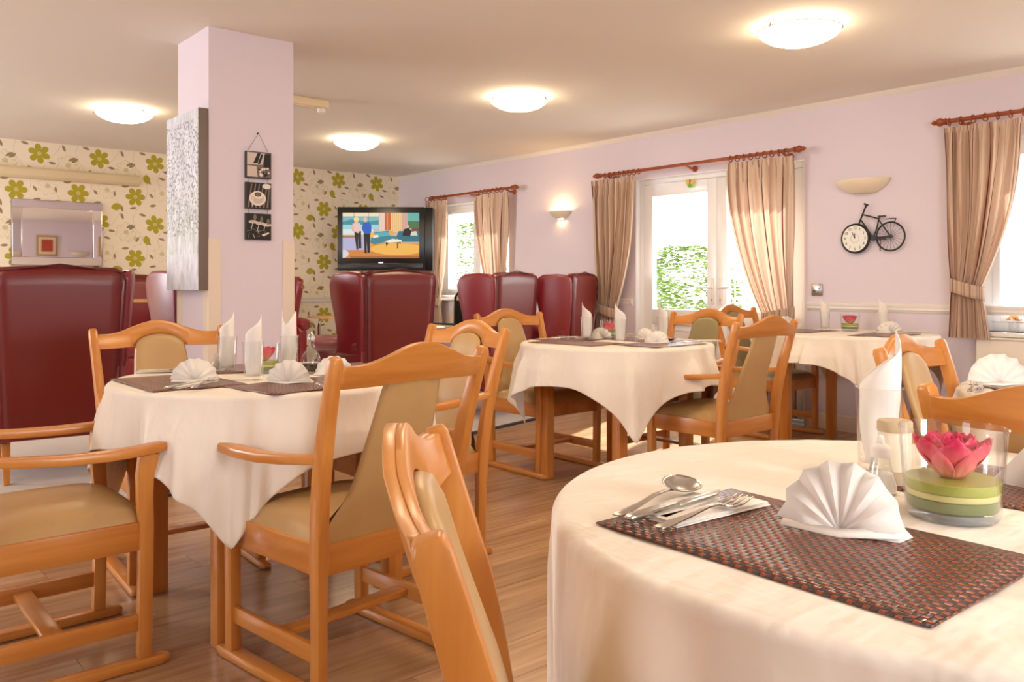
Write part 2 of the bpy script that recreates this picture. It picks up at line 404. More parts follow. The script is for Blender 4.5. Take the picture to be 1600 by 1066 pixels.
# shallow swell of the plaster beside the pillar
TK = .28
W1 = (6.75, 8.05, .90, 1.98); D1 = (3.34, 5.0, 0.0, 2.0); W3 = (.7, 2.13, .76, 1.98)
wb = MB(); ys = [YR-.2, W3[0], W3[1], D1[0], D1[1], W1[0], W1[1], YB+.2]
for a, b in zip(ys[::2], ys[1::2]): wb.box((XW+TK/2, (a+b)/2, H/2), (TK, b-a, H))
for (a, b, z0, z1) in (W1, D1, W3):
    if z0 > 0: wb.box((XW+TK/2, (a+b)/2, z0/2), (TK, b-a, z0))
    wb.box((XW+TK/2, (a+b)/2, (z1+H)/2), (TK, b-a, H-z1))
struct(wb.build('wall_right', 'pink_wall', smooth=False))
struct(MB().box(((XW+XL)/2, YB+.1, H/2), (XW-XL, .2, H)).build('wall_back', 'wallpaper', smooth=False))
# solid left wall out of view; area lamps before it stand in for windows
struct(MB().box((XL-.1, (YB+YR)/2, H/2), (.2, YB-YR, H)).build('wall_left', 'pink_wall', smooth=False))
struct(MB().box(((XW+XL)/2, YR-.1, H/2), (XW-XL, .2, H)).build('wall_rear', 'pink_wall', smooth=False))
PXa, PXb, PYa, PYb = 1.637, 2.11, 4.318, 4.77
pil = struct(MB().box(((PXa+PXb)/2, (PYa+PYb)/2, H/2), (PXb-PXa, PYb-PYa, H)).build('wall_pillar', 'pink_wall', smooth=False))
for (cx, cy, sx, sy) in ((PXa, PYa, 1, 1), (PXb, PYa, -1, 1), (PXa, PYb, 1, -1)):
    g = MB(); g.box((cx+sx*.03, cy-sy*.003, .72), (.066, .006, 1.16)); g.box((cx-sx*.003, cy+sy*.03, .72), (.006, .066, 1.16))
    g.build('corner_guard', 'cream_trim', pil, bevel=.0015, smooth=False)
for (a, b, c, d) in ((PXa, PYa-.01, PXb-PXa, .02),): MB().box(((PXa+PXb)/2, PYa-.008, .055), (PXb-PXa+.03, .016, .11)).build('plinth_board', 'cream_trim', pil, smooth=False)
# coving, dado rail and skirting
cv = [(0, 0), (.035, 0), (.028, -.012), (.012, -.024), (0, -.035)]
struct(MB().prism(cv, lambda a, b, t_: (XW-a, (YB+YR)/2+t_, H+b), YB-YR).build('trim_1', 'ceiling_paint'))
dr = [(0, .865), (.010, .868), (.012, .876), (.022, .884), (.020, .898), (.026, .906), (.026, .922), (.008, .932), (0, .932)]
segs = [(YR, D1[0]-.03), (D1[1]+.03, YB)]
for i, (a, b) in enumerate(segs):
    if i == 0: struct(MB().prism(dr, lambda p, q, t_: (XW-p, (a+b)/2+t_, q), b-a).build('trim_2', 'white_trim'))
    else: struct(MB().prism(dr, lambda p, q, t_: (XW-p, (a+b)/2+t_, q), b-a).build('trim_3', 'white_trim'))
struct(MB().prism(dr, lambda p, q, t_: ((XW+XL)/2+t_, YB-p, q-.02), XW-XL).build('trim_4', 'white_trim'))
sk = [(0, 0), (.018, 0), (.018, .085), (.012, .095), (.012, .104), (.004, .112), (0, .112)]
for i, (a, b) in enumerate(segs): struct(MB().prism(sk, lambda p, q, t_: (XW-p, (a+b)/2+t_, q), b-a).build('baseboard_right', 'cream_trim'))
struct(MB().prism(sk, lambda p, q, t_: ((XW+XL)/2+t_, YB-p, q), XW-XL).build('baseboard_back', 'cream_trim'))

# windows
def window(name, a, b, z0, z1, mull):
    x = XW+.12; f = MB(); fw = .06
    w_ = struct(MB().box((x, a+fw/2, (z0+z1)/2), (.07, fw, z1-z0)).box((x, b-fw/2, (z0+z1)/2), (.07, fw, z1-z0)).box((x, (a+b)/2, z0+fw/2), (.07, b-a-2*fw, fw)).box((x, (a+b)/2, z1-fw/2), (.07, b-a-2*fw, fw)).build(name, 'upvc', bevel=.004))
    edges = [a+fw]+[a+fw+(b-a-2*fw)*(k+1)/mull for k in range(mull)]
    for k in range(mull):
        p, q = edges[k]+(0.02 if k else 0), edges[k+1]-(.02 if k < mull-1 else 0)
        if k: MB().box((x, edges[k], (z0+z1)/2), (.07, .04, z1-z0-2*fw)).build('mullion', 'upvc', w_, bevel=.003)
        s = MB(); sw = .045
        s.box((x-.012, p+sw/2, (z0+z1)/2), (.06, sw, z1-z0-2*fw)); s.box((x-.012, q-sw/2, (z0+z1)/2), (.06, sw, z1-z0-2*fw))
        s.box((x-.012, (p+q)/2, z0+fw+sw/2), (.06, q-p-2*sw, sw)); s.box((x-.012, (p+q)/2, z1-fw-sw/2), (.06, q-p-2*sw, sw))
        so = s.build('window_frame', 'upvc', w_, bevel=.004)
        MB().box((x, (p+q)/2, (z0+z1)/2), (.006, q-p-2*sw+.01, z1-z0-2*fw-2*sw+.01)).build('pane', 'pane', so, smooth=False)
    MB().box((XW+.03, (a+b)/2, z0-.014), (.20, b-a+.06, .028)).build('window_sill', 'white_trim', w_, bevel=.006)
window('window_1', *W1, 2); window('window_2', *W3, 2)
# white linings of the openings
for nm, (a_, b_, z0_, z1_) in zip(('trim_6', 'trim_7', 'trim_8'), (W1, D1, W3)):
    q_ = MB().box((XW+.14, a_+.003, (z0_+z1_)/2), (.27, .006, z1_-z0_)).box((XW+.14, b_-.003, (z0_+z1_)/2), (.27, .006, z1_-z0_)).box((XW+.14, (a_+b_)/2, z1_-.003), (.27, b_-a_-.012, .006))
    struct(q_.build(nm, 'upvc', smooth=False))
# double glazed doors: each leaf has rails, a tall pane, a moulded panel and a lever handle
a, b, z0, z1 = D1; x = XW+.1; fw = .05
df = struct(MB().box((x, a+fw/2, z1/2), (.08, fw, z1)).box((x, b-fw/2, z1/2), (.08, fw, z1)).box((x, (a+b)/2, z1-fw/2), (.08, b-a-2*fw, fw)).box((x+.02, (a+b)/2, .012), (.12, b-a-2*fw, .024)).build('trim_5', 'upvc', bevel=.004))
cm = 4.17
def leaf(name, p, q, hs):
    st = .095; zt = z1-fw-.004; zb = .03; gb, gt = .84, 1.84
    s = MB(); s.box((x-.01, p+st/2, (zb+zt)/2), (.06, st, zt-zb)); s.box((x-.01, q-st/2, (zb+zt)/2), (.06, st, zt-zb))
    for (u, v) in ((zb, .2), (gb-.13, gb), (gt, zt)): s.box((x-.01, (p+q)/2, (u+v)/2), (.06, q-p-2*st, v-u))
    d = struct(s.build(name, 'upvc', bevel=.004))
    MB().box((x, (p+q)/2, (gb+gt)/2), (.006, q-p-2*st+.01, gt-gb+.01)).build('pane', 'pane', d, smooth=False)
    MB().box((x-.005, (p+q)/2, (.2+gb-.13)/2), (.02, q-p-2*st, gb-.13-.2)).build('door_panel', 'upvc', d, smooth=False)
    mo = MB(); y0, y1, u, v = p+st+.05, q-st-.05, .25, gb-.18
    for (c, dd) in (((x-.018, y0, (u+v)/2), (.012, .014, v-u)), ((x-.018, y1, (u+v)/2), (.012, .014, v-u)), ((x-.018, (y0+y1)/2, u), (.012, y1-y0, .014)), ((x-.018, (y0+y1)/2, v), (.012, y1-y0, .014))): mo.box(c, dd)
    mo.build('panel_moulding', 'upvc', d, bevel=.004)
    hy = (p if hs < 0 else q)-hs*(-.0)-(.04*hs)
    h = MB(); h.box((x-.045, hy, 1.0), (.012, .032, .22)); hb = h.build('handle_plate', 'white_trim', d, bevel=.004)
    MB().tube([(x-.05, hy, 1.03), (x-.085, hy, 1.03), (x-.092, hy-hs*.03, 1.03), (x-.092, hy-hs*.13, 1.03)], .009, 8).build('door_handle', 'white_trim', d)
    MB().lathe([(.009, 0), (.009, .006)], 12, mat=Matrix.Translation((x-.052, hy, .93)) @ Matrix.Rotation(R(90), 4, 'Y')).build('keyhole', 'brass', d)
leaf('door_1', cm+.002, b-fw, -1); leaf('door_2', a+fw, cm-.002, 1)

# curtains: pleated cloth gathered by a tie, hung from rings on a wooden pole
def curtain(label, y_in, y_out, ytie, wtie, zt, ztie, zb, wbot, ybot, npl, grp):
    # y_out: edge away from the opening, y_in: edge over the opening
    t_ = thing('curtain', label, 'curtain', (5.645, (y_in+y_out)/2, 0), 0, grp); oy = (y_in+y_out)/2
    def pos(u, v):
        z = zt+(zb-zt)*v; k = (zt-z)/(zt-ztie)
        if k <= 1:
            e = k**1.55; a_ = y_out+(ytie[1]-y_out)*e; kk = k**2.1
            b_ = y_in+(ytie[0]-y_in)*kk
        else:
            e = min(1, (k-1)/((zt-zb)/(zt-ztie)-1)); e = e**.7
            a_ = ytie[1]+(ybot[1]-ytie[1])*e; b_ = ytie[0]+(ybot[0]-ytie[0])*e
        yy = a_+(b_-a_)*u; sq = abs(b_-a_)/abs(y_in-y_out)
        ph = 2*math.pi*npl*u; amp = .030*min(1, .45+sq*.6)*(.35 if v < .03 else 1)
        if v < .075: amp *= .55+.45*math.cos(ph*.5)**2
        xx = amp*math.sin(ph+.5*math.sin(5*v+u*4))+.006*math.sin(ph*2.3+7*v)+.008*math.sin(9*v+11*u)
        if k > .6: xx -= .0
        return (xx, yy-oy+.004*math.sin(ph*2+3*v), z)
    nl = npl*12
    MB().grid(pos, nl, 60, uvf=lambda u, v: (u*npl*.28, v)).build('curtain_cloth', 'curtain_cloth', t_, sharp=180)
    # tie band wrapped round the gathered cloth
    ym, hw = (ytie[0]+ytie[1])/2-oy, abs(ytie[0]-ytie[1])/2+.012; sg = 1 if y_out > y_in else -1
    def band(u, v):
        a_ = 2*math.pi*u; z = ztie+(.5-v)*.085+.03*(-sg*math.cos(a_))*(-1)
        return (.052*math.sin(a_)-.0, ym+hw*math.cos(a_), z+.0)
    MB().grid(band, 32, 4, closeu=True, uvf=lambda u, v: (u*3.1, v)).build('tie_band', 'curtain_cloth', t_, solid=.004)
    return t_
def pole(label, ya, yb, z, rings, grp='curtain poles on the window wall', fin=(1, 1)):
    t_ = thing('curtain_pole', label, 'curtain pole', (5.645, (ya+yb)/2, z), 0, grp); L = (yb-ya)/2
    MB().tube([(0, -L, 0), (0, L, 0)], .014, 12).build('rod', 'pole_wood', t_)
    for s_, on in ((-1, fin[0]), (1, fin[1])):
        if not on: continue
        pr = [(.014, 0), (.022, .004), (.022, .014), (.014, .018), (.024, .03), (.028, .045), (.022, .06), (.012, .072), (.018, .078), (.014, .086), (.003, .1)]
        MB().lathe(pr, 16, mat=Matrix.Translation((0, s_*L, 0)) @ Matrix.Rotation(R(-90)*s_, 4, 'X')).build('finial', 'pole_wood', t_)
    for s_ in (-1, 0, 1):
        yb_ = s_*(L-.09)
        bk = MB().tube([(0, yb_, -.014), (.04, yb_, -.03), (.105, yb_, -.03)], .010, 8); bk.lathe([(.026, 0), (.026, .012), (.012, .02)], 14, mat=Matrix.Translation((.115, yb_, -.03)) @ Matrix.Rotation(R(-90), 4, 'Y'))
        bk.build('bracket', 'pole_wood', t_)
    rm = None
    for yy in rings:
        if rm is None: rm = MB().tube([(.024*math.cos(k*math.pi/9), 0, .024*math.sin(k*math.pi/9)-.008) for k in range(18)], .0045, 6, True).build('ring', 'pole_wood', t_); o = rm
        else: o = rm.copy(); C.objects.link(o)
        o.location = (0, yy-(ya+yb)/2, 0); o.rotation_euler = (0, 0, random.uniform(-.35, .35))
    return t_
def rg(a, b, n): return [a+(b-a)*(k+.4)/n for k in range(n)]
pole('dark wooden curtain pole over the far window beside the television', 6.57, 7.97, 2.06, rg(7.72, 8.14, 6)+rg(6.72, 7.2, 7))
pole('dark wooden curtain pole over the glazed double doors', 3.36, 5.32, 2.06, rg(4.84, 5.3, 8)+rg(3.4, 3.95, 9))
pole('dark wooden curtain pole over the right-hand window above the radiator', .55, 2.27, 2.11, rg(1.8, 2.3, 7)+rg(.6, .95, 5), fin=(1, 1))
ZC = 2.02
curtain('beige striped curtain on the left of the far window, beside the television', 7.68, 8.13, (7.84, 8.06), .2, ZC, .88, .10, 0, (7.74, 8.1), 6, 'striped curtains')
curtain('beige striped curtain on the right of the far window, behind the burgundy armchairs', 7.18, 6.64, (6.93, 6.70), .2, ZC, .88, .10, 0, (7.02, 6.64), 7, 'striped curtains')
curtain('beige striped curtain tied back on the left side of the glazed doors', 4.90, 5.44, (5.13, 5.34), .2, ZC, .82, .06, 0, (5.06, 5.48), 8, 'striped curtains')
curtain('beige striped curtain tied back on the right side of the glazed doors', 3.94, 3.36, (3.62, 3.37), .2, ZC, .82, .06, 0, (3.68, 3.34), 8, 'striped curtains')
curtain('beige striped curtain tied back on the left of the right-hand window, above the radiator', 1.83, 2.29, (2.06, 2.24), .2, ZC+.05, 1.03, .72, 0, (2.02, 2.26), 7, 'striped curtains')
curtain('beige striped curtain at the right end of the right-hand window, out of the picture', 1.05, .6, (.85, .68), .2, ZC+.05, 1.03, .72, 0, (.9, .64), 6, 'striped curtains')

# ceiling lamps
def ceiling_lamp(label, x, y):
    t_ = thing('ceiling_lamp', label, 'ceiling light', (x, y, H), 0, 'round glass ceiling lamps')
    pr = [(.205, -.032), (.2, -.04), (.185, -.055), (.155, -.074), (.11, -.09), (.06, -.098), (.001, -.1)]
    MB().lathe(pr, 40, caps=False).build('lamp_shade', 'lamp_glow', t_)
    MB().lathe([(.15, 0), (.15, -.02), (.12, -.024)], 32).build('base_plate', 'white_trim', t_)
    MB().tube([(.207*math.cos(k*math.pi/24), .207*math.sin(k*math.pi/24), -.031) for k in range(48)], .004, 6, True).build('rim', 'ceramic_cream', t_)
    for k in range(3):
        a_ = R(120*k-70); MB().box((.208*math.cos(a_), .208*math.sin(a_), -.03), (.016, .012, .03), a_).build('clip', 'steel', t_, bevel=.002)
ceiling_lamp('glowing glass ceiling lamp nearest the camera, at the upper right', 3.95, 2.32)
ceiling_lamp('glowing glass ceiling lamp in the middle of the picture, second from the camera', 3.93, 4.50)
ceiling_lamp('glowing glass ceiling lamp just right of the pillar, before the television', 3.95, 6.80)
ceiling_lamp('glowing glass ceiling lamp left of the pillar, before the flowered wall', 1.93, 6.80)
ceiling_lamp('glowing glass ceiling lamp above the left table, over the top edge of the picture', 1.93, 2.32)
ceiling_lamp('glowing glass ceiling lamp behind the camera', 1.93, -.1)
ceiling_lamp('glowing glass ceiling lamp out of the picture at the far left', -.3, 4.5)
# cream emergency fitting with sensor behind the pillar
ef = thing('emergency_light', 'cream oblong emergency light with small sensor on the ceiling right of the pillar', 'ceiling light', (2.80, 5.55, H), 0)
MB().box((0, 0, -.028), (.34, .10, .056)).build('housing', 'ivory_plastic', ef, bevel=.006); MB().box((0, 0, -.058), (.26, .06, .006)).build('diffuser', 'ceramic_cream', ef)
MB().lathe([(.02, -.056), (.03, -.066), (.03, -.09), (.012, -.1), (.001, -.101)], 16, (.12, -.02, 0)).build('sensor', 'white_trim', ef)
# wall lamps: half-bowl uplighters
def wall_lamp(label, y, z, wd, lit, sx=1, x=XW, nm='white half-bowl wall lamps'):
    t_ = thing('wall_lamp', label, 'wall lamp', (x, y, z), 0, nm)
    def sh(u, v):
        a_ = math.pi*u; r = (1-v)**.62 if v < 1 else 0
        r = .34+.66*math.cos(v*math.pi/2)**.8
        return (-sx*wd*.42*math.sin(a_)*r, wd/2*math.cos(a_)*r, -wd*.26*v)
    MB().grid(sh, 28, 8).build('lamp_shade', 'ceramic_cream', t_, solid=.006)
    if lit:
        MB().lathe([(.001, -.01), (.028, 0), (.03, .03), (.02, .05), (.001, .058)], 14, (-sx*.045, 0, -.05)).build('bulb', 'wall_glow', t_)
    MB().box((-sx*.006, 0, -.05), (.012, .09, .07)).build('back_plate', 'white_trim', t_, bevel=.003)
wall_lamp('lit white half-bowl wall lamp between the armchairs and the double doors', 5.95, 1.78, .27, True)
wall_lamp('unlit white half-bowl wall lamp above the bicycle clock', 2.88, 1.80, .38, False)

# bicycle wall clock
bk = thing('bicycle_clock', 'black metal bicycle wall clock with a dial for front wheel', 'clock', (XW-.035, 2.80, 1.425), 0)
def ring(cy, cz, r, tr, n=40): return MB().tube([(0, cy+r*math.cos(2*math.pi*k/n), cz+r*math.sin(2*math.pi*k/n)) for k in range(n)], tr, 8, True)
# y grows to the left of the picture here
fc, rc = (.125, -.04), (-.125, -.035)
q = ring(*fc, .098, .010); q.build('clock_rim', 'black_metal', bk)
dial = MB().lathe([(.095, 0), (.095, .014)], 40, mat=Matrix.Translation((.006, fc[0], fc[1])) @ Matrix.Rotation(R(-90), 4, 'Y')).build('clock_face', 'paper_white', bk)
def text_mesh(txt, size):
    cu = bpy.data.curves.new('numeral', 'FONT'); cu.body = txt; cu.size = size; cu.align_x = 'CENTER'; cu.align_y = 'CENTER'; cu.extrude = .0004; cu.resolution_u = 3
    tmp = bpy.data.objects.new('numeral', cu); C.objects.link(tmp); bpy.context.view_layer.update()
    me = bpy.data.meshes.new_from_object(tmp.evaluated_get(bpy.context.evaluated_depsgraph_get())); bpy.data.objects.remove(tmp); me.materials.clear(); me.materials.append(M['ink']); return me
for k in range(1, 13):
    a_ = R(90-30*k); o = bpy.data.objects.new('numeral', text_mesh(str(k), .027)); C.objects.link(o); o.parent = bk
    o.location = (-.0095, fc[0]-.074*math.cos(a_), fc[1]+.074*math.sin(a_)); o.rotation_euler = (R(90), 0, R(-90))
for (ang, L, wd) in ((R(90+30*.1), .038, .005), (R(90+25), .05, .004)):
    MB().sweep([(-.0105, fc[0], fc[1]), (-.0105, fc[0]-L*math.cos(ang), fc[1]+L*math.sin(ang))], (wd, .0015), (0, math.sin(ang), math.cos(ang))).build('clock_hand', 'ink', bk)
MB().tube([(-.01, fc[0]+.03*math.cos(k*math.pi/12), fc[1]+.03*math.sin(k*math.pi/12)) for k in range(24)], .0006, 4, True).build('dial_ring', 'ink', bk)
fo = ring(*rc, .098, .006).build('rear_wheel', 'black_metal', bk)
sp_ = MB()
for k in range(20):
    a_ = 2*math.pi*k/20; sp_.tube([(0, rc[0], rc[1]), (0, rc[0]+.098*math.cos(a_), rc[1]+.098*math.sin(a_))], .0011, 4)
sp_.lathe([(.012, -.008), (.012, .008)], 12, mat=Matrix.Translation((0, rc[0], rc[1])) @ Matrix.Rotation(R(90), 4, 'Y')); sp_.build('spokes', 'black_metal', bk)
fr_ = MB(); T = lambda *p: [(0, a_, b_) for a_, b_ in p]
fr_.tube(T((.105, .05), (.047, .19)), .006, 8); fr_.tube(T((.066, .125), (-.045, .09)), .005, 8); fr_.tube(T((.085, .09), (-.0, -.035)), .005, 8)
fr_.tube(T((-.045, .095), (-.028, .02), (-.005, -.035)), .005, 8); fr_.tube(T((-.045, .08), rc), .005, 8); fr_.tube(T((-.005, -.04), rc), .005, 8)
fr_.tube(T((-.055, -.04), (-.052, -.135)), .003, 6); fr_.build('frame', 'black_metal', bk)
MB().tube([(0, .052, .175), (-.0, .046, .196), (-.03, .044, .198)], .007, 8).tube([(-.0, .048, .19), (.02, .044, .194)], .006, 8).build('handlebar', 'black_metal', bk)
MB().box((0, -.065, .107), (.02, .05, .01)).tube(T((-.045, .095), (-.06, .107)), .004, 6).build('saddle', 'black_metal', bk)
MB().tube(T((-.09, .085), (-.14, .088), (-.165, .085)), .003, 6).tube(T((-.163, .085), (-.15, .06)), .003, 6).build('rack', 'black_metal', bk)
MB().lathe([(.02, -.006), (.02, .006)], 16, mat=Matrix.Translation((0, -.005, -.04)) @ Matrix.Rotation(R(90), 4, 'Y')).box((0, -.05, -.05), (.006, .09, .012)).build('crank', 'black_metal', bk)
# socket
so = thing('wall_socket', 'steel plate socket on the pink wall right of the door curtain', 'socket', (XW-.006, 3.235, 1.02), 0)
MB().box((0, 0, 0), (.012, .088, .088)).build('plate', 'steel', so, bevel=.003); MB().box((-.008, .02, -.01), (.004, .012, .02)).box((-.008, -.02, .01), (.004, .008, .01)).build('switch', 'black_plastic', so)
# sun catcher on the door head
sc_ = thing('suncatcher', 'yellow and green butterfly ornament hanging on the door head', 'ornament', (XW+.03, 4.42, 1.93), 0)
MB().prism([(0, -.01), (.04, .03), (.045, .005), (.03, -.02), (.0, -.02)], lambda a_, b_, t_: (t_, a_, b_), .004).prism([(0, -.01), (-.04, .03), (-.045, .005), (-.03, -.02), (.0, -.02)], lambda a_, b_, t_: (t_, a_, b_), .004).build('wings', 'yellow_plastic', sc_)
MB().prism([(0, -.02), (.028, -.02), (.016, -.045), (0, -.05), (-.016, -.045), (-.028, -.02)], lambda a_, b_, t_: (t_, a_, b_), .004).build('tail', 'green_plastic', sc_)
MB().box((-.003, 0, .0), (.006, .008, .05)).build('body', 'red_plastic', sc_)
# mirror with bevelled mirror border
mr = thing('wall_mirror', 'oblong silver-edged mirror on the flowered wall', 'mirror', (1.92, YB-.012, 1.545), 0)
MB().box((0, 0, 0), (.78, .022, .62)).build('backing', 'steel', mr, bevel=.003)
MB().box((0, -.013, 0), (.60, .004, .46)).build('mirror_glass', 'mirror_glass', mr, bevel=.001, smooth=False)
for (cx, cz, dx, dz, ax, an) in ((0, .268, .77, .07, 'X', 3), (0, -.268, .77, .07, 'X', -3), (-.345, 0, .07, .46, 'Z', 3), (.345, 0, .07, .46, 'Z', -3)):
    MB().box((0, 0, 0), (dx, .004, dz), mat=Matrix.Translation((cx, -.015, cz)) @ Matrix.Rotation(R(an), 4, ax)).build('mirror_border', 'mirror_glass', mr, bevel=.001, smooth=False)
# long cream pelmet light on the back wall
bt = thing('strip_light', 'long cream wall trunking above the mirror', 'wall light', (.75, YB, 2.10), 0)
MB().prism([(0, -.055), (.05, -.055), (.075, -.03), (.075, .03), (.06, .05), (0, .05)], lambda a_, b_, t_: (t_, -a_, b_), 3.8).build('housing', 'ivory_plastic', bt, bevel=.004)
# picture and lamp on the rear wall, seen in the mirror
pf = thing('framed_picture', 'small framed red flower picture seen in the mirror', 'picture', (4.12, YR+.015, 1.88), 0)
MB().box((0, 0, 0), (.40, .03, .44)).build('frame', 'gold_frame', pf, bevel=.005); MB().box((0, .016, 0), (.32, .004, .36)).build('mount', 'picture_cream', pf)
MB().box((0, .019, .0), (.22, .004, .26)).build('print', 'picture_red', pf)
wl = thing('wall_lamp', 'white half-bowl wall lamp seen in the mirror', 'wall lamp', (4.75, YR, 1.75), R(-90), 'white half-bowl wall lamps')
MB().grid(lambda u, v: (-.15*math.sin(math.pi*u)*(.34+.66*math.cos(v*math.pi/2)), .19*math.cos(math.pi*u)*(.34+.66*math.cos(v*math.pi/2)), -.1*v), 24, 8).build('lamp_shade', 'ceramic_cream', wl, solid=.006)

# canvas painting on the pillar's left face
cp = thing('canvas_painting', 'tall pale canvas painting of flowers on the left face of the pillar', 'painting', (PXa-.03, 4.545, 1.50), 0)
MB().box((.0, 0, 0), (.05, .47, .94)).build('stretcher', 'print_mid', cp, bevel=.002); MB().box((-.026, 0, 0), (.004, .468, .938)).build('canvas', 'painting', cp)
# three small black and white photo blocks hanging in a chain
tp = thing('photo_chain', 'three black and white square photo blocks on a cord, hung on the pillar', 'picture', (1.90, PYa-.012, 1.5), 0)
MB().lathe([(.004, 0), (.004, .014)], 8, mat=Matrix.Translation((-.0, .01, .372)) @ Matrix.Rotation(R(90), 4, 'X')).build('nail', 'black_metal', tp)
MB().tube([(-.055, 0, .278), (0, -.006, .372), (.055, 0, .278)], .0015, 5).build('cord', 'print_mid', tp)
sq = .142
def photo(cz, shapes):
    b_ = MB().box((0, 0, cz), (sq, .018, sq)).build('photo_block', 'print_dark', tp, bevel=.001)
    p_ = MB(); mats = ['print_mid', 'print_light', 'print_white', 'ink']
    for i, (mi, pts) in enumerate(shapes):
        p_.cur = mi; e = .0095+.0002*i; n = len(pts)
        p_.add([(x_*sq/2, -e, cz+z_*sq/2) for x_, z_ in pts], [list(range(n))])
    p_.build('photo_print', mats, b_, smooth=False)
def el(cx, cz, a_, b_, n=20): return [(cx+a_*math.cos(2*math.pi*k/n), cz+b_*math.sin(2*math.pi*k/n)) for k in range(n)]
rr = random.Random(3)
ph1 = [(0, [(-.92, -.92), (.92, -.92), (.92, .92), (-.92, .92)]), (1, [(-.92, -.0), (.3, .05), (.5, .92), (-.92, .92)]), (3, [(-.45, .1), (-.1, .15), (.15, .9), (-.1, .9)]), (3, [(.35, -.25), (.92, -.3), (.92, .9), (.45, .85)]), (3, [(-.1, .1), (.1, .1), (.35, .8), (.2, .85)]), (1, [(-.92, -.9), (-.1, -.9), (-.2, -.1), (-.92, -.08)])]
ph1 += [((2, 3)[k % 2], el(rr.uniform(-.1, .8), rr.uniform(-.8, -.2), rr.uniform(.05, .13), rr.uniform(.04, .12), 8)) for k in range(18)]
ph2 = [(3, [(-.94, -.94), (.94, -.94), (.94, .94), (-.94, .94)])]+[(0, [(-.9+.3*k, -.9), (-.75+.3*k, -.9), (-.5+.3*k, .9) if k < 5 else (.9, .9), (-.6+.3*k, .9) if k < 5 else (.8, .9)]) for k in range(6)]
ph2 += [(2, el(-.1, -.2, .66, .55)), (1, el(-.1, -.2, .5, .4)), (2, el(-.05, .05, .36, .28)), (3, el(-.08, .1, .27, .17)), (0, el(-.08, .1, .2, .12)), (2, el(.6, .75, .34, .2)), (2, [(-.55, -.8), (-.48, -.8), (-.4, .1), (-.5, .1)])]
ph3 = [(3, [(-.94, -.94), (.94, -.94), (.94, .94), (-.94, .94)])]
for k in range(3): ph3 += [(1, el(-.45+k*.55, .35-.1*k, .36, .13)), (0, el(-.3+k*.52, .7-.15*k, .12, .24)), (2, [(-.5+k*.5, .25), (-.46+k*.5, .25), (-.6+k*.5, -.3), (-.64+k*.5, -.3)])]
for k in range(16):
    x_, z_ = rr.uniform(-.85, .6), rr.uniform(-.85, .0); a_ = rr.uniform(0, 3.1); c_, s_ = .25*math.cos(a_), .25*math.sin(a_); ph3.append(((1, 2, 0)[k % 3], [(max(-.9, x_-c_), max(-.9, z_-s_)), (x_-c_*.9+.04, max(-.9, z_-s_)), (min(.9, x_+c_), min(.2, z_+s_)), (min(.9, x_+c_-.04), min(.2, z_+s_))]))
ph3.append((2, [(.2, -.6), (.75, -.4), (.8, -.5), (.3, -.72)]))
photo(.20, ph1); photo(.035, ph2); photo(-.13, ph3)
MB().tube([(-.055, 0, .13), (-.055, 0, .105)], .0015, 5).tube([(.055, 0, .13), (.055, 0, .105)], .0015, 5).tube([(-.055, 0, -.035), (-.055, 0, -.06)], .0015, 5).tube([(.055, 0, -.035), (.055, 0, -.06)], .0015, 5).build('link_cord', 'print_mid', tp)

# television on a bracket in the corner, with the programme on its screen
tvp = at(596, 418, 1.19); 
tv = thing('television', 'black wall television showing two people standing in a studio with sofas', 'television', (4.93, 7.95, 1.56), R(-40))
MB().box((0, 0, 0), (.955, .06, .70)).build('cabinet', 'black_plastic', tv, bevel=.006)
MB().box((.09, .16, 0), (.95, .26, .70)).build('rear_housing', 'black_plastic', tv, bevel=.01)
MB().box((0, .38, 0), (.12, .3, .2)).build('wall_bracket', 'black_metal', tv)
MB().box((0, -.034, -.305), (.93, .012, .075)).build('speaker_bar', 'black_plastic', tv, bevel=.004)
MB().box((0, -.042, -.262), (.05, .004, .012)).build('lit_badge', 'tv_lamp', tv)
SWd, SHt = .84, .50
tvm = []; sc2 = MB()
def tvp_(rgb, pts):
    k = tvcol(rgb)
    if k not in tvm: tvm.append(k)
    sc2.cur = tvm.index(k); i = len(sc2.mi); n = len(pts)
    sc2.add([((x_-.5)*SWd, -.031-.00006*i, .035+(.5-y_)*SHt) for x_, y_ in [(min(1, max(0, a_)), min(1, max(0, b_))) for a_, b_ in pts]], [list(range(n))])
Q = lambda a_, b_, c_, d_: [(a_, b_), (c_, b_), (c_, d_), (a_, d_)]
E_ = lambda cx, cy, a_, b_, n=18: [(cx+a_*math.cos(2*math.pi*k/n), cy+b_*math.sin(2*math.pi*k/n)) for k in range(n)]
tvp_((196, 176, 160), Q(0, 0, 1, 1)); tvp_((236, 214, 176), Q(0, 0, .47, .35)); tvp_((120, 176, 186), Q(0, .08, .47, .2)); tvp_((64, 138, 148), [(0, .2), (.12, .14), (.3, .2), (.47, .16), (.47, .26), (0, .26)]); tvp_((150, 206, 214), Q(0, .26, .47, .36))
tvp_((212, 222, 220), Q(0, .36, .4, .48)); tvp_((170, 116, 84), Q(0, .5, .2, .55)); tvp_((176, 174, 206), Q(0, .55, .3, .84)); tvp_((92, 66, 54), Q(.145, 0, .15, .34)); tvp_((92, 66, 54), Q(.335, 0, .34, .34))
tvp_((226, 196, 180), Q(.48, 0, .55, .4)); tvp_((196, 92, 44), Q(.55, 0, .63, .38)); tvp_((232, 168, 120), Q(.575, .0, .585, .38)); tvp_((232, 168, 120), Q(.6, .0, .606, .38)); tvp_((236, 196, 136), Q(.63, 0, .77, .42))
for k in range(5): tvp_((214, 160, 100), Q(.65+k*.025, 0, .657+k*.025, .4))
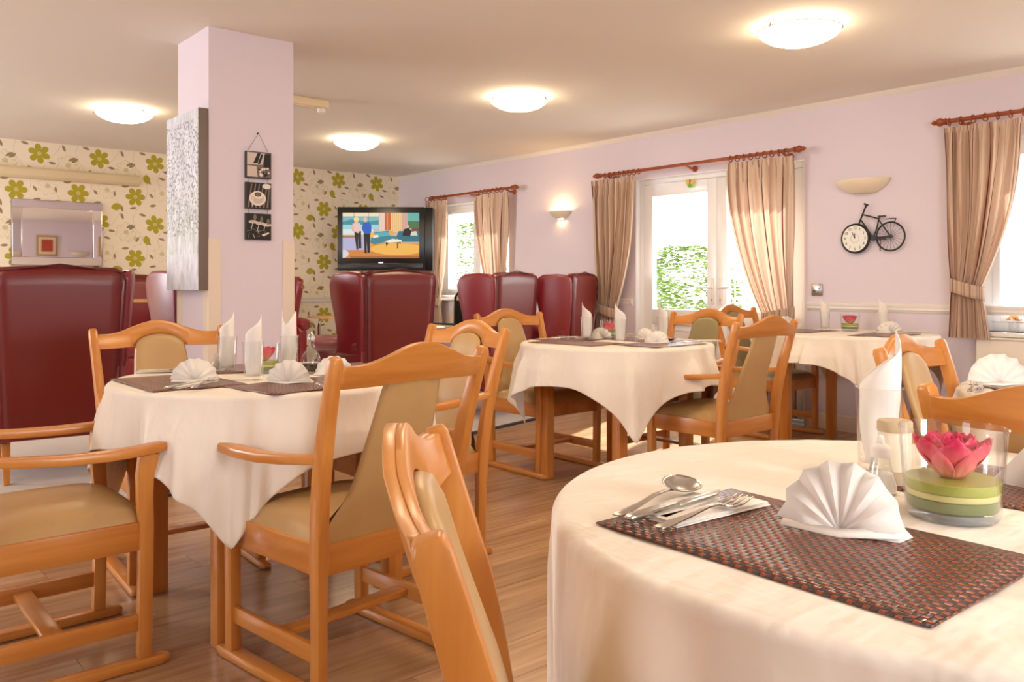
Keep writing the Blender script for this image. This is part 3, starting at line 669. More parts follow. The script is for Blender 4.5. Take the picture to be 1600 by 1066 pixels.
tvp_((206, 160, 150), Q(.77, 0, .85, .42)); tvp_((96, 172, 160), Q(.85, 0, 1, .18)); tvp_((70, 110, 76), Q(.85, .18, 1, .34)); tvp_((120, 60, 36), Q(.9, .34, 1, .44))
tvp_((206, 128, 58), Q(0, .82, 1, 1)); tvp_((222, 150, 66), Q(.36, .66, 1, .85)); tvp_((236, 178, 84), E_(.72, .8, .36, .13)); tvp_((168, 94, 50), Q(.1, .95, 1, 1)); tvp_((214, 206, 210), E_(.0, .9, .08, .09))
tvp_((52, 128, 142), [(.38, .44), (.6, .39), (.62, .5), (.74, .52), (.74, .56), (.42, .7), (.36, .66)]); tvp_((86, 168, 176), [(.4, .45), (.6, .41), (.61, .5), (.42, .54)]); tvp_((38, 108, 124), [(.73, .4), (1, .4), (1, .64), (.76, .64), (.7, .54)])
tvp_((238, 176, 68), [(.35, .44), (.41, .44), (.43, .52), (.37, .55)]); tvp_((230, 160, 74), [(.6, .4), (.66, .39), (.67, .46), (.61, .49)]); tvp_((238, 226, 200), [(.4, .5), (.46, .48), (.47, .53), (.4, .56)])
tvp_((206, 206, 190), [(.87, .42), (.96, .4), (.98, .5), (.88, .5)]); tvp_((24, 24, 26), [(.8, .36), (.86, .33), (.9, .4), (.88, .52), (.78, .5)]); tvp_((222, 170, 140), E_(.85, .3, .018, .035))
tvp_((60, 34, 26), [(.56, .62), (.76, .62), (.76, .68), (.72, .66), (.6, .66), (.57, .74)]); tvp_((60, 34, 26), Q(.71, .64, .725, .78)); tvp_((236, 228, 206), [(.55, .63), (.65, .57), (.77, .6), (.77, .64), (.6, .66)])
tvp_((34, 24, 26), [(.15, .4), (.24, .4), (.245, .78), (.21, .78), (.2, .5), (.205, .8), (.18, .8)]); tvp_((226, 190, 186), [(.13, .23), (.23, .23), (.25, .4), (.14, .42), (.12, .38)]); tvp_((222, 176, 150), [(.115, .3), (.14, .26), (.15, .4), (.22, .41), (.21, .45), (.12, .4)]); tvp_((232, 186, 150), E_(.178, .19, .026, .05)); tvp_((238, 206, 150), E_(.178, .14, .035, .05)); tvp_((214, 120, 60), Q(.18, .8, .215, .88))
tvp_((26, 20, 24), [(.275, .42), (.36, .42), (.355, .88), (.325, .88), (.31, .6), (.315, .9), (.285, .88)]); tvp_((28, 88, 186), [(.27, .22), (.35, .21), (.375, .28), (.375, .42), (.36, .46), (.28, .46), (.25, .34)]); tvp_((232, 180, 150), E_(.295, .15, .024, .055))
sc2.build('screen', tvm, tv, smooth=False)
MB().tube([(.3, .05, -.35), (.31, .1, -.6), (.33, .2, -.75)], .005, 6).build('cable', 'rubber', tv)

# radiator
ra = thing('radiator', 'cream flat panel radiator under the right-hand window', 'radiator', (XW-.06, 1.45, .45), 0)
MB().box((0, 0, 0), (.05, 1.32, .53)).build('panel', 'radiator_enamel', ra, bevel=.008); MB().box((.0, 0, .272), (.07, 1.32, .014)).build('top_grille', 'radiator_enamel', ra, bevel=.003)
MB().box((.04, .5, 0), (.03, .04, .3)).box((.04, -.5, 0), (.03, .04, .3)).build('bracket', 'radiator_enamel', ra); MB().tube([(0, .6, -.26), (0, .6, -.44)], .009, 8).tube([(0, -.6, -.26), (0, -.6, -.44)], .009, 8).build('pipe', 'steel', ra)
# dried flower in a glass on the sill
p_ = Vector((XW+.035, 1.93, .76)); fv = thing('sill_vase', 'small glass of orange dried flowers on the right-hand window sill', 'vase', p_, 0)
MB().lathe([(.02, 0), (.028, .01), (.03, .06), (.028, .06), (.026, .012), (.001, .008)], 20, caps=False).build('glass_body', 'glass', fv)
fl_ = MB(); rr = random.Random(5)
for k in range(26):
    a_, b_ = rr.uniform(0, 6.28), rr.uniform(.1, 1.3); d_ = Vector((math.sin(b_)*math.cos(a_), math.sin(b_)*math.sin(a_), math.cos(b_)*.9)); c_ = d_*.038+Vector((0, 0, .068)); fl_.box(c_, (.014, .014, .01), a_)
fl_.build('flowers', 'orange_flower', fv, smooth=False)

# ---------------------------------------------------------------- garden beyond the glass
struct(MB().box((12, 4, -.2), (12, 24, .1)).build('ground', 'garden_paving', smooth=False))
gw = struct(MB().box((13.2, 5, .5), (.2, 22, 1.3)).build('wall_garden', 'garden_wall', smooth=False))
rl = thing('garden_railing', 'pale metal railing in the garden beyond the right-hand door', 'railing', (9.4, 5.0, 0), 0)
MB().box((0, 0, 1.42), (.03, 3.6, .03)).build('top_rail', 'garden_fence', rl); MB().box((0, 0, .1), (.03, 3.6, .03)).build('bottom_rail', 'garden_fence', rl)
br = None
for k in range(24):
    if br is None: br = MB().box((0, 0, .66), (.014, .014, 1.54)).build('bar', 'garden_fence', rl); o = br
    else: o = br.copy(); C.objects.link(o)
    o.location = (0, -1.75+k*3.5/23, 0)
def bush(label, x, y, rad, h, seed):
    t_ = thing('garden_bush', label, 'bush', (x, y, -.15), 0, 'garden bushes beyond the glass'); r_ = random.Random(seed); b_ = MB()
    for k in range(4200):
        a_, z_ = r_.uniform(0, 6.28), r_.random(); rr_ = rad*math.sqrt(max(.02, 1-abs(z_*1.9-.95)**2))*r_.uniform(.55, 1.05)
        c_ = Vector((rr_*math.cos(a_), rr_*math.sin(a_), h*z_)); M_ = Matrix.Translation(c_) @ Matrix.Rotation(r_.uniform(0, 6.3), 4, 'Z') @ Matrix.Rotation(r_.uniform(-1, 1), 4, 'X')
        s_ = r_.uniform(.035, .06); b_.add([(-s_, 0, 0), (0, -s_*.45, .005), (s_, 0, 0), (0, s_*.45, .005)], [(0, 1, 2, 3)], M_)
    o = b_.build('foliage', 'leaf_green', t_, smooth=False); o['kind'] = 'stuff'
    MB().tube([(0, 0, 0), (0, 0, h*.6)], [.05, .02], 8).build('stem', 'garden_fence', t_)
bush('green leafy bush in the garden behind the left glazed door', 9.6, 7.4, .8, 1.75, 1)
bush('leafy bush in the garden behind the left edge of the glazed door', 10.4, 9.0, .8, 1.6, 2)
bush('tall shrub outside the far window beside the television', 9.0, 12.0, 1.0, 2.3, 3)

# ================================================================ DINING CHAIRS
CT = .885                      # height of the rear posts
def post_x(z): return interp([(0, -.205), (.35, -.212), (.46, -.218), (.62, -.243), (.75, -.278), (CT, -.318)], z)
def post_y(z): return interp([(0, .222), (.4, .228), (.62, .238), (CT, .252)], z)
def bow(y): return -.030*(1-(y/.25)**2)
def make_chair(name='dining_armchair', vin='vinyl', arms=True, ct=.885):
    t_ = thing(name, 'x', 'chair')
    for s_ in (1, -1):
        zs = [.028, .12, .25, .35, .42, .5, .58, .66, .74, .82, ct-.012, ct]
        pts = [(post_x(z), s_*post_y(z), z) for z in zs]; wh = [(.030, .038)]*3+[(.032, .044)]*5+[(.031, .038), (.030, .034), (.030, .032), (.024, .024)]
        MB().sweep(pts, wh, (0, 1, 0)).build('rear_leg', 'beech_z', t_, bevel=.004)
        pts = [(.205, s_*.226, .028), (.208, s_*.226, .2), (.21, s_*.226, .40), (.206, s_*.229, .46), (.204, s_*.236, .53), (.214, s_*.244, .597)]
        if not arms: pts = pts[:2]+[(.21, s_*.226, .34), (.21, s_*.226, .37), (.21, s_*.226, .39), (.21, s_*.226, .405)]
        MB().sweep(pts, [(.034, .036), (.034, .036), (.034, .038), (.032, .040), (.032, .044), (.034, .052)], (0, 1, 0)).build('front_leg', 'beech_z', t_, bevel=.004)
        arm = [(-.236, .239, .628), (-.18, .246, .622), (-.10, .255, .613), (.0, .262, .606), (.10, .262, .604), (.18, .257, .606), (.235, .248, .610), (.262, .240, .612)]
        if arms: MB().sweep([(a_, s_*b_, c_) for a_, b_, c_ in arm], [(.030, .026), (.034, .026), (.040, .026), (.046, .026), (.05, .026), (.05, .026), (.046, .026), (.03, .022)], (0, 1, 0)).build('armrest', 'beech_x', t_, bevel=.006)
        MB().box((0, s_*.224, .128), (.39, .018, .046)).build('side_stretcher', 'beech_x', t_, bevel=.003)
        MB().sweep([(-.262, s_*.224, .014), (-.245, s_*.224, .015), (.25, s_*.226, .015), (.275, s_*.226, .013)], [(.03, .018), (.044, .028), (.044, .028), (.028, .018)], (0, 1, 0)).build('runner', 'beech_x', t_, bevel=.006)
    MB().box((-.01, 0, .128), (.05, .432, .018)).build('cross_stretcher', 'beech_y', t_, bevel=.003)
    fr = MB()
    for s_ in (1, -1): fr.box((0, s_*.222, .366), (.40, .022, .078))
    fr.box((.205, 0, .366), (.022, .43, .078)); fr.build('seat_frame', 'beech_x', t_, bevel=.003)
    MB().box((-.213, 0, .366), (.022, .43, .078)).build('back_frame', 'beech_y', t_, bevel=.003)
    def cush(u, v):            # domed seat pad
        a_, b_ = 2*u-1, 2*v-1; k = (1-abs(a_)**5)*(1-abs(b_)**5); hx = .205 if a_ > 0 else .21
        return (.008+a_*.216*(1-.02*b_*b_), b_*(.222 if abs(a_) < .9 else .214), .404+.05*max(0, k)**.45+.010*(1-a_*a_)*(1-b_*b_))
    cu = MB().grid(cush, 24, 24); o_ = len(cu.v)
    cu.box((.004, 0, .398), (.40, .425, .014)); cu.build('seat', vin, t_, sharp=80)
    # upholstered back: narrow at the top, spreading to the full seat width
    wt = [(.40, .205), (.43, .20), (.46, .185), (.50, .155), (.54, .137), (.60, .122), (.68, .112), (.78, .102), (.806, .098), (.82, .0955), (.835, .084), (.848, .062), (.856, .03), (.859, .002)]
    zs = [.40, .42, .44, .46, .48, .5, .53, .56, .6, .64, .68, .72, .76, .79, .806, .82, .835, .848, .856, .859]
    def sp_f(front):
        def f(u, v):
            i = min(len(zs)-1, int(round(v*(len(zs)-1)))); z = zs[i]; hw = interp(wt, z); a_ = 2*u-1; y = a_*hw
            xc = post_x(z)+.012+bow(y*1.2)*min(1, max(0, (z-.45)/.3))+(.0 if z > .5 else 0)
            th = .017*(1-abs(a_)**4)**.5*(1 if z < .83 else .8 if z < .85 else .5 if z < .858 else 0)
            flare = max(0, (.52-z)/.12)**1.6*.05*(front > 0)
            return (xc+front*th+flare*(1-.3*abs(a_)), y, z)
        return f
    b_ = MB().grid(sp_f(1), 16, len(zs)-1).grid(sp_f(-1), 16, len(zs)-1)
    o = b_.build('backrest', vin, t_, sharp=80)
    bm = bmesh.new(); bm.from_mesh(o.data); bmesh.ops.remove_doubles(bm, verts=bm.verts, dist=.0005); bmesh.ops.recalc_face_normals(bm, faces=bm.faces); bm.to_mesh(o.data); bm.free()
    # crest rail: humped top edge, arched lower edge, bowed in plan
    def hump(y): k = min(1, abs(y)/.20); return .5+.5*math.cos(math.pi*k)
    cr = MB(); n = 40
    for x0_, x1_, arch in ((-.013, .0005, 0), (-.0005, .011, 1)):
        vs = []
        for i in range(n+1):
            y = -.238+.476*i/n; zt = .862+.050*hump(y); zb = .806+.006*hump(y)
            if arch and abs(y) < .101: zb = max(zb, .806+.054*math.sqrt(max(0, 1-(y/.101)**2)))
            xt, xb = post_x(zt)+bow(y)-.002, post_x(zb)+bow(y)-.002
            vs += [(xb+x0_, y, zb), (xb+x1_, y, zb), (xt+x1_, y, zt), (xt+x0_, y, zt)]
        cr.add(vs, [[i*4+j, i*4+(j+1) % 4, i*4+4+(j+1) % 4, i*4+4+j] for i in range(n) for j in range(4)]+[[3, 2, 1, 0], [n*4+k for k in range(4)]])
    cr.build('crest_rail', 'beech_y', t_, bevel=.0015, seg=1, sharp=50)
    return t_
ch = make_chair()
GT = {k: 'dining armchairs around the %s table' % k for k in ('near left', 'foreground', 'middle', 'wall', 'right edge')}
def chair(x, y, deg, label, g, src=ch, first=False, zs=1):
    if first: c = src
    else: c = dup(src)
    c.location = (x, y, 0); c.rotation_euler = (0, 0, R(deg)); c['label'] = label; c['group'] = GT[g]; c.scale = (1, 1, zs); return c
chair(.535, 2.655, 0, 'beech dining armchair cut by the left edge of the picture', 'near left', first=True)
chair(1.20, 2.145, 97, 'large beech dining armchair seen from behind, tucked up to the left table', 'near left')
chair(1.84, 2.80, 180, 'beech dining armchair at the right of the left table, behind the large one', 'near left')
chair(1.13, 3.24, -93, 'beech dining armchair on the far side of the left table, beside the pillar', 'near left')
chair(3.33, 3.59, -90, 'beech dining armchair left of the middle table, before the burgundy armchairs', 'middle')
chair(3.57, 2.585, 90, 'beech dining armchair seen from behind in front of the middle table', 'middle')
ch2 = make_chair('dining_armchair', 'vinyl_olive'); chair(3.96, 3.14, 180, 'beech dining armchair with olive back, far right of the middle table', 'middle', src=ch2, first=True)
chair(5.30, 3.33, -90, 'beech dining armchair before the right door curtain, at the wall table', 'wall', src=ch2)
chair(2.56, .805, -85, 'beech dining armchair seen behind the tall glass, before the pink wall', 'right edge')
chair(2.055, .455, -11, 'beech dining armchair whose top rail shows behind the lotus candle bowl', 'right edge', zs=.965)
ch3 = make_chair('dining_chair', 'vinyl', False, .868); chair(.772, .552, -36, 'beech dining chair back very close to the camera at the bottom centre', 'foreground', src=ch3, first=True)

# ================================================================ TABLES
TR = .515; ZT = .742
def ripple(seed):
    r_ = random.Random(seed); c = [(r_.randint(5, 9), r_.uniform(0, 6.28), .5), (r_.randint(10, 14), r_.uniform(0, 6.28), .35), (r_.randint(15, 21), r_.uniform(0, 6.28), .15)]
    return lambda a_: sum(w_*math.sin(k*a_+p) for k, p, w_ in c)
def table(x, y, rad, half, rot, legs, lt, lc, seed, legoff=.29, drops=None, gather=1.0):
    t_ = thing('dining_table', lt, 'table', (x, y, 0), 0, 'round beech dining tables')
    MB().lathe([(rad-.004, .718), (rad, .722), (rad, ZT-.006), (rad-.004, ZT-.002)], 64).build('tabletop', 'beech_x', t_)
    MB().box((0, legoff-.01, .685), (2*legoff-.05, .02, .066)).box((0, -legoff+.01, .685), (2*legoff-.05, .02, .066)).box((legoff-.01, 0, .685), (.02, 2*legoff-.05, .066)).box((-legoff+.01, 0, .685), (.02, 2*legoff-.05, .066)).build('table_frame', 'beech_x', t_)
    lm = None
    for i in (-1, 1):
        for j in (-1, 1):
            if lm is None: lm = MB().box((0, 0, .359), (.056, .056, .718)).build('leg', 'beech_z', t_, bevel=.004); o = lm
            else: o = lm.copy(); C.objects.link(o)
            o.location = (i*legoff, j*legoff, 0)
    rf = random.Random(seed+9); folds = [(rf.uniform(0, 6.28), rf.uniform(.03, .065), rf.uniform(.4, 1.0)) for _ in range(15)]
    def fold(a_):
        return sum(h_*math.exp(-(((a_-c0+math.pi) % (2*math.pi)-math.pi)/w0)**2) for c0, w0, h_ in folds)
    rp, rp2 = ripple(seed), ripple(seed+50); N, r0 = 288, rad+.004; Rb = .016
    def fn(u, v):
        a_ = 2*math.pi*u; q = a_-R(rot); m = (abs(math.cos(q+math.pi/4))**18+abs(math.sin(q+math.pi/4))**18)**(1/18)
        Lr = half/m                                 # flat distance to the square hem
        drop = Lr-rad; nt = 14
        if v <= .3:
            r = (r0-Rb)*(v/.3); return (r*math.cos(a_), r*math.sin(a_), ZT+.004+.0009*rp2(a_)*(v/.3)*math.sin(v*20)+.0012*math.sin(37*r*math.cos(a_+.6)+3*math.sin(9*r*math.sin(a_))))
        if v <= .42:
            b_ = (v-.3)/.12*math.pi/2; return ((r0-Rb+Rb*math.sin(b_))*math.cos(a_), (r0-Rb+Rb*math.sin(b_))*math.sin(a_), ZT+.004-Rb+Rb*math.cos(b_))
        k = (v-.42)/.58; d = drop*k; tip = (drop-(half-rad))/(half*(math.sqrt(2)-1))
        amp = (.016+.042*k)*min(1, d/.10)*(.6+.4*gather)
        f_ = rp(a_); r = r0+.004*k+amp*gather*(.45+.7*f_)+.050*gather*fold(a_)*min(1, d/.07)*(.35+.65*k)-.018*k*tip
        # the long corners pull in towards a point as they hang
        qq = (q % (math.pi/2))-math.pi/4; qq = ((q+math.pi/4) % (math.pi/2))-math.pi/4
        da = -.30*qq*k*max(0, 1-abs(qq)/.8)*gather
        return (r*math.cos(a_+da), r*math.sin(a_+da), ZT+.004-Rb-d)
    c_ = MB().grid(fn, N, 50, closeu=True).build('tablecloth', 'linen', None, sharp=180, solid=.0022); c_.location = (x, y, 0)
    tag(c_, lc, 'tablecloth', 'white tablecloths')
    return t_
table(1.25, 2.71, TR-.0, .675, -127, 4, 'round beech table on the left, legs beneath a white cloth', 'white cloth on the left table, one corner hanging beside the large chair', 1)
table(3.39, 3.08, TR, .69, -128, 4, 'round beech table in the middle, before the glazed doors', 'white cloth on the middle table with a long corner hanging at the front', 7, .265)
table(5.185, 2.68, TR, .66, -140, 4, 'round beech table against the pink wall under the bicycle clock', 'white cloth on the table against the pink wall', 12, .29)
table(1.213, .505, .530, .80, -136, 4, 'round beech table closest to the camera at the lower right', 'white cloth on the foreground table at the lower right', 23, gather=.42)
table(2.945, .60, TR, .68, -130, 4, 'round beech table at the right edge near the radiator', 'white cloth on the table at the right edge, mostly behind a chair back', 31, legoff=.14)

# ================================================================ TABLEWARE
Z0 = .7475
def p3(v): return (v[0], v[1], v[2])
def wloc(px, py, z=Z0): return at(px, py, z)
# placemats: woven rectangles
def placemat(c, ang, label, grp, w_=.43, d_=.29):
    def f(u, v):
        x_, y_ = (u-.5)*w_, (v-.5)*d_; return (x_, y_, .0012+.0012*math.sin(x_*14)*math.sin(y_*11+1))
    o = MB().grid(f, 12, 8).build('placemat', 'woven_mat', None, sharp=180, solid=.002); o.location = (c[0], c[1], Z0+.001); o.rotation_euler = (0, 0, ang)
    return tag(o, label, 'placemat', grp)
# cutlery (handle end at -x, working end at +x)
def rod(path, wh): return path, wh
def make_fork():
    t_ = thing('fork', 'x', 'fork'); s_ = MB()
    s_.sweep([(-.095, 0, .002), (-.08, 0, .0025), (-.03, 0, .005), (.01, 0, .009), (.03, 0, .009), (.042, 0, .006)], [(.014, .0022), (.017, .0026), (.009, .0026), (.006, .003), (.008, .0024), (.018, .0022)], (0, 1, 0)); s_.build('handle', 'steel', t_, bevel=.0008)
    h = MB()
    h.sweep([(.04, 0, .0062), (.05, 0, .0045), (.056, 0, .004)], [(.018, .002), (.027, .002), (.029, .002)], (0, 1, 0))
    for k in range(4):
        y = (k-1.5)*.0082; h.sweep([(.054, y, .004), (.075, y, .0042), (.1, y*1.02, .010)], [(.0036, .002), (.0032, .002), (.0018, .0014)], (0, 1, 0))
    h.build('tines', 'steel', t_, bevel=.0004); return t_
def make_knife():
    t_ = thing('knife', 'x', 'knife')
    MB().sweep([(-.11, 0, .004), (-.1, 0, .0045), (-.05, 0, .005), (-.01, 0, .0045), (-.004, 0, .004)], [(.012, .005), (.017, .0065), (.014, .0065), (.010, .006), (.012, .005)], (0, 1, 0)).build('handle', 'steel', t_, bevel=.0018)
    MB().prism([(-.006, -.006), (.0, -.009), (.08, -.009), (.1, -.004), (.106, .005), (.0, .006)], lambda a_, b_, t2: (a_, b_, .004+t2), .0014).build('blade', 'steel', t_, bevel=.0004); return t_
def make_spoon():
    t_ = thing('spoon', 'x', 'spoon')
    MB().sweep([(-.1, 0, .002), (-.085, 0, .0025), (-.04, 0, .005), (.0, 0, .010), (.03, 0, .010), (.045, 0, .008)], [(.014, .0022), (.017, .0026), (.010, .0026), (.007, .003), (.006, .003), (.010, .0022)], (0, 1, 0)).build('handle', 'steel', t_, bevel=.0008)
    def f(u, v):
        a_, r = 2*math.pi*u, v; ex = .037*r*math.cos(a_); ey = .0265*r*math.sin(a_)*(1+.10*math.cos(a_)); return (.076+ex, ey, .0125-.0100*(1-r*r)+ey*.22)
    MB().grid(f, 28, 8, closeu=True).build('bowl', 'steel', t_, solid=.0012); return t_
fork0, knife0, spoon0 = make_fork(), make_knife(), make_spoon(); used = set()
def cut(src, px, py, ang, label, z=Z0+.005, sc=1.0):
    if src.name in used: o = dup(src)
    else: o = src; used.add(src.name)
    l = wloc(px, py, z) if py is not None else Vector((*px, z)); o.location = l; o.rotation_euler = (0, 0, ang); o.scale = (sc,)*3; o['label'] = label; o['group'] = {'fork': 'forks on the tables', 'knife': 'knives on the tables', 'spoon': 'spoons on the tables'}[o['category']]
    return o
def ang(p, q): a_, b_ = wloc(*p), wloc(*q); return math.atan2(b_[1]-a_[1], b_[0]-a_[0]), (a_+b_)/2, (b_-a_).length
# folded paper slip lying under the cutlery
def slip(c, an, label, w_=.19, d_=.055):
    o = MB().box((0, 0, .002), (w_, d_, .0016)).box((.002, .001, .0042), (w_-.004, d_-.003, .0014)).box((.0, -.001, .0062), (w_-.006, d_-.006, .0012)).build('napkin_slip', 'napkin', None, bevel=.0005); o.location = (c[0], c[1], Z0+.002); o.rotation_euler = (0, 0, an)
    return tag(o, label, 'napkin', 'folded napkins under the cutlery')
# pleated fan napkin
def fan_mesh(Rr=.090, n=7, lean=.35):
    s_ = MB(); vs = []; m = 2*n
    for i in range(m+1):
        a_ = R(8+164*i/m); zz = .007*(1 if i % 2 else -1); k = .93 if i % 2 else 1.0
        for r in (.0, .5, 1.0):
            rad = Rr*r*k+.004; x_ = -rad*math.cos(a_); h = rad*math.sin(a_); vs.append((x_, zz*r+h*lean*.55-.0, h*math.cos(lean*.6)+.004))
    fs = [[i*3+j, i*3+3+j, i*3+4+j, i*3+1+j] for i in range(m) for j in range(2)]; s_.add(vs, fs); return s_
def make_fan(Rr=.090):
    t_ = thing('fan_napkin', 'x', 'napkin')
    fan_mesh(Rr).build('fan', 'napkin', t_, sharp=12, solid=.0011)
    # folded tail that props the fan from behind, and the flat fold in front
    MB().add([(-.03, .0, .002), (Rr*.95, -.012, .002), (Rr*1.12, .03, .002), (0.01, .075, .002), (.02, .030, Rr*.62), (Rr*.55, .03, Rr*.5)], [(0, 1, 5, 4), (1, 2, 5), (2, 3, 4, 5), (0, 4, 3)]).build('tail', 'napkin', t_, sharp=20, solid=.001)
    MB().add([(-Rr*.98, -.004, .006), (0, -.022, .003), (Rr*1.02, -.012, .010), (Rr*.99, .01, .016), (0, -.004, .01), (-Rr*.95, .010, .012)], [(0, 1, 4, 5), (1, 2, 3, 4)]).build('base_fold', 'napkin', t_, sharp=20, solid=.001)
    return t_
fan0 = make_fan(); 
def fan(px, py, rz, label, sc=1.0, z=Z0, grp='pleated fan napkins'):
    if 'fan' in used: o = dup(fan0)
    else: o = fan0; used.add('fan')
    o.location = wloc(px, py, z); o.rotation_euler = (0, 0, rz); o.scale = (sc,)*3; o['label'] = label; o['group'] = grp; return o
# tumbler of clear glass and the napkin standing in it
def make_tumbler():
    t_ = MB().lathe([(.001, .0), (.028, .0), (.030, .003), (.0345, .126), (.0357, .128), (.034, .128), (.0328, .126), (.0285, .014), (.001, .011)], 36, caps=False).build('tumbler', 'glass', None, sharp=60); return t_
tum0 = make_tumbler(); 
def make_roll(var):
    def f(u, v):
        a_ = -.15+3.45*u; top = (.132+.082*(u if var % 2 == 0 else 1-u)**1.1) if var < 2 else (.165+.05*abs(math.cos(math.pi*u*1.05)))
        z = .013+(top-.013)*v; r = .019+.011*min(1, v*1.1)+.004*math.sin(7*u+4*v)
        return (r*math.cos(a_)*1.0, r*math.sin(a_)+(.008*(v**2)*(u-.5)), z)
    def f2(u, v):
        a_ = 3.0+3.2*u; top = .13+.05*(1-u if var % 2 == 0 else u); z = .013+(top-.013)*v; r = .012+.010*min(1, v*1.3)
        return (r*math.cos(a_), r*math.sin(a_), z)
    return MB().grid(f, 28, 12).grid(f2, 16, 8).build('rolled_napkin', 'napkin', None, sharp=60, solid=.001)
rolls = [make_roll(0), make_roll(1), make_roll(2)]
def glassnap(px, py, rz, where, var=0, sc=1.0):
    l = wloc(px, py); k = ('tum',)
    if 'tum' in used: g_ = tum0.copy(); C.objects.link(g_)
    else: g_ = tum0; used.add('tum')
    g_.location = l; g_.scale = (sc,)*3; tag(g_, 'clear glass tumbler holding a napkin, '+where, 'glass', 'tumblers with napkins')
    if 'roll%d' % var in used: n_ = rolls[var].copy(); C.objects.link(n_)
    else: n_ = rolls[var]; used.add('roll%d' % var)
    n_.location = l+Vector((0, 0, .001)); n_.rotation_euler = (0, 0, rz); n_.scale = (sc*.97, sc*.97, sc); tag(n_, 'cream napkin standing in the tumbler, '+where, 'napkin', 'napkins standing in tumblers')
    return g_
# glass bowl with a pink lotus over layered green gel
def make_bowl():
    t_ = thing('candle_bowl', 'x', 'candle bowl')
    MB().lathe([(.001, 0), (.054, 0), (.0575, .004), (.059, .012), (.067, .118), (.0685, .121), (.0665, .122), (.065, .118), (.0572, .016), (.001, .013)], 56, caps=False).build('glass_bowl', 'glass', t_, sharp=60)
    MB().lathe([(.001, .001), (.053, .001), (.056, .005), (.0565, .0125), (.001, .0128)], 48, caps=False).build('thick_base', 'base_highlight', t_)
    for nm, z0, z1, m_ in (('dark_layer', .0145, .029, 'gel_dark'), ('cream_layer', .0295, .038, 'gel_cream'), ('green_layer', .0385, .052, 'gel_green')):
        r = lambda z: .0568+(z-.016)*.0755; MB().lathe([(.001, z0), (r(z0)-.001, z0), (r(z0), z0+.001), (r(z1), z1-.001), (r(z1)-.001, z1), (.001, z1+.0004)], 48, caps=False).build(nm, m_, t_)
    for ringi, (n, tilt, ln, wd, r0) in enumerate(((7, .60, .064, .027, .012), (6, .36, .060, .026, .008), (5, .14, .054, .020, .004))):
        for k in range(n):
            a0 = 2*math.pi*k/n+ringi*.35
            def f(u, v):
                wdt = wd*math.sin(math.pi*min(.94, v*.8+.10))**.8; s_ = ln*v; y_ = (2*u-1)*wdt*(1 if v < .92 else .6)
                x_ = r0+s_*math.sin(tilt)*(1+.25*math.sin(v*3))-.35*abs(2*u-1)**2*wdt*.8; z_ = .052+s_*math.cos(tilt)+.0025*math.sin(u*9)*(v > .85)
                return (x_*math.cos(a0)-y_*math.sin(a0), x_*math.sin(a0)+y_*math.cos(a0), z_)
            MB().grid(f, 6, 7).build('petal', 'lotus_petal', t_, sharp=180, solid=.001)
    return t_
bowl0 = make_bowl()
def bowl(px, py, label, sc=1.0, rz=0):
    if 'bowl' in used: o = dup(bowl0)
    else: o = bowl0; used.add('bowl')
    o.location = wloc(px, py); o.rotation_euler = (0, 0, rz); o.scale = (sc,)*3; o['label'] = label; o['group'] = 'lotus candle bowls'; return o
# ------------------------------ foreground table
a_, c_, _ = ang((921, 817), (1440, 980)); b_, _, _ = ang((921, 817), (1150, 768))
P1, P2, P3 = wloc(921, 817), wloc(1150, 768), wloc(1440, 980); pc = (P2+P3)/2
placemat(pc, a_, 'brown woven placemat at the front of the foreground table, under cutlery and a fan napkin', 'placemats')
MA = a_
placemat(wloc(1668, 775), a_+R(8), 'brown woven placemat at the right edge of the foreground table', 'placemats')
an, c_, L_ = ang((1026, 826), (1192, 786)); slip(c_, an, 'folded napkin slip beneath the fork on the foreground placemat', .19, .045)
an2, c2, _ = ang((975, 812), (1105, 764)); slip(wloc(1062, 797), an2-.0, 'folded napkin slip beneath the spoon and knife on the foreground placemat', .15, .05)
an, c_, L_ = ang((1022, 825), (1183, 775)); cut(fork0, 1099, 805, an, 'steel fork on the foreground placemat, nearest the camera', Z0+.010)
an, c_, L_ = ang((988, 816), (1150, 766)); cut(knife0, 1060, 791, an, 'steel table knife between spoon and fork on the foreground placemat', Z0+.010)
an, c_, L_ = ang((962, 808), (1104, 752)); cut(spoon0, 1024, 784, an, 'steel spoon on the foreground placemat, farthest from the camera', Z0+.010)
f_ = fan(1312, 838, -YAW+R(-30), 'large pleated white fan napkin on the foreground placemat', .82); f_.scale = (.82, .82, .98)
glassnap(1374, 736, R(139), 'on the foreground table', 0, 1.10)
bowl(1488, 806, 'glass bowl with pink lotus and green gel on the foreground table', 1.0)
fan(1640, 766, -YAW+R(60), 'white fan napkin cut by the right edge of the picture, on the foreground table', 1.05)
ss = thing('salt_shaker', 'small glass salt shaker with white cap behind the large fan napkin', 'salt shaker', wloc(1376, 772), 0)
MB().lathe([(.001, 0), (.021, 0), (.023, .003), (.023, .014), (.018, .032), (.0135, .05), (.013, .058), (.012, .058), (.0125, .05), (.0165, .032), (.0215, .014), (.021, .004), (.001, .003)], 28, caps=False).build('glass_body', 'glass', ss, sharp=60)
MB().lathe([(.001, .0035), (.0222, .0045), (.0222, .014), (.0172, .032), (.001, .036)], 24, caps=False).build('salt', 'salt', ss)
MB().lathe([(.0145, .056), (.0148, .068), (.012, .073), (.006, .076), (.0045, .086), (.002, .0885), (.0001, .089)], 24, caps=False).build('cap', 'napkin', ss)
cp_ = thing('cruet_pot', 'cream pot with beige lid behind the salt shaker', 'condiment pot', wloc(1398, 757), 0)
MB().lathe([(.001, 0), (.022, 0), (.024, .003), (.0245, .085), (.023, .087), (.001, .087)], 30, caps=False).build('pot_body', 'ceramic_cream', cp_, sharp=50)
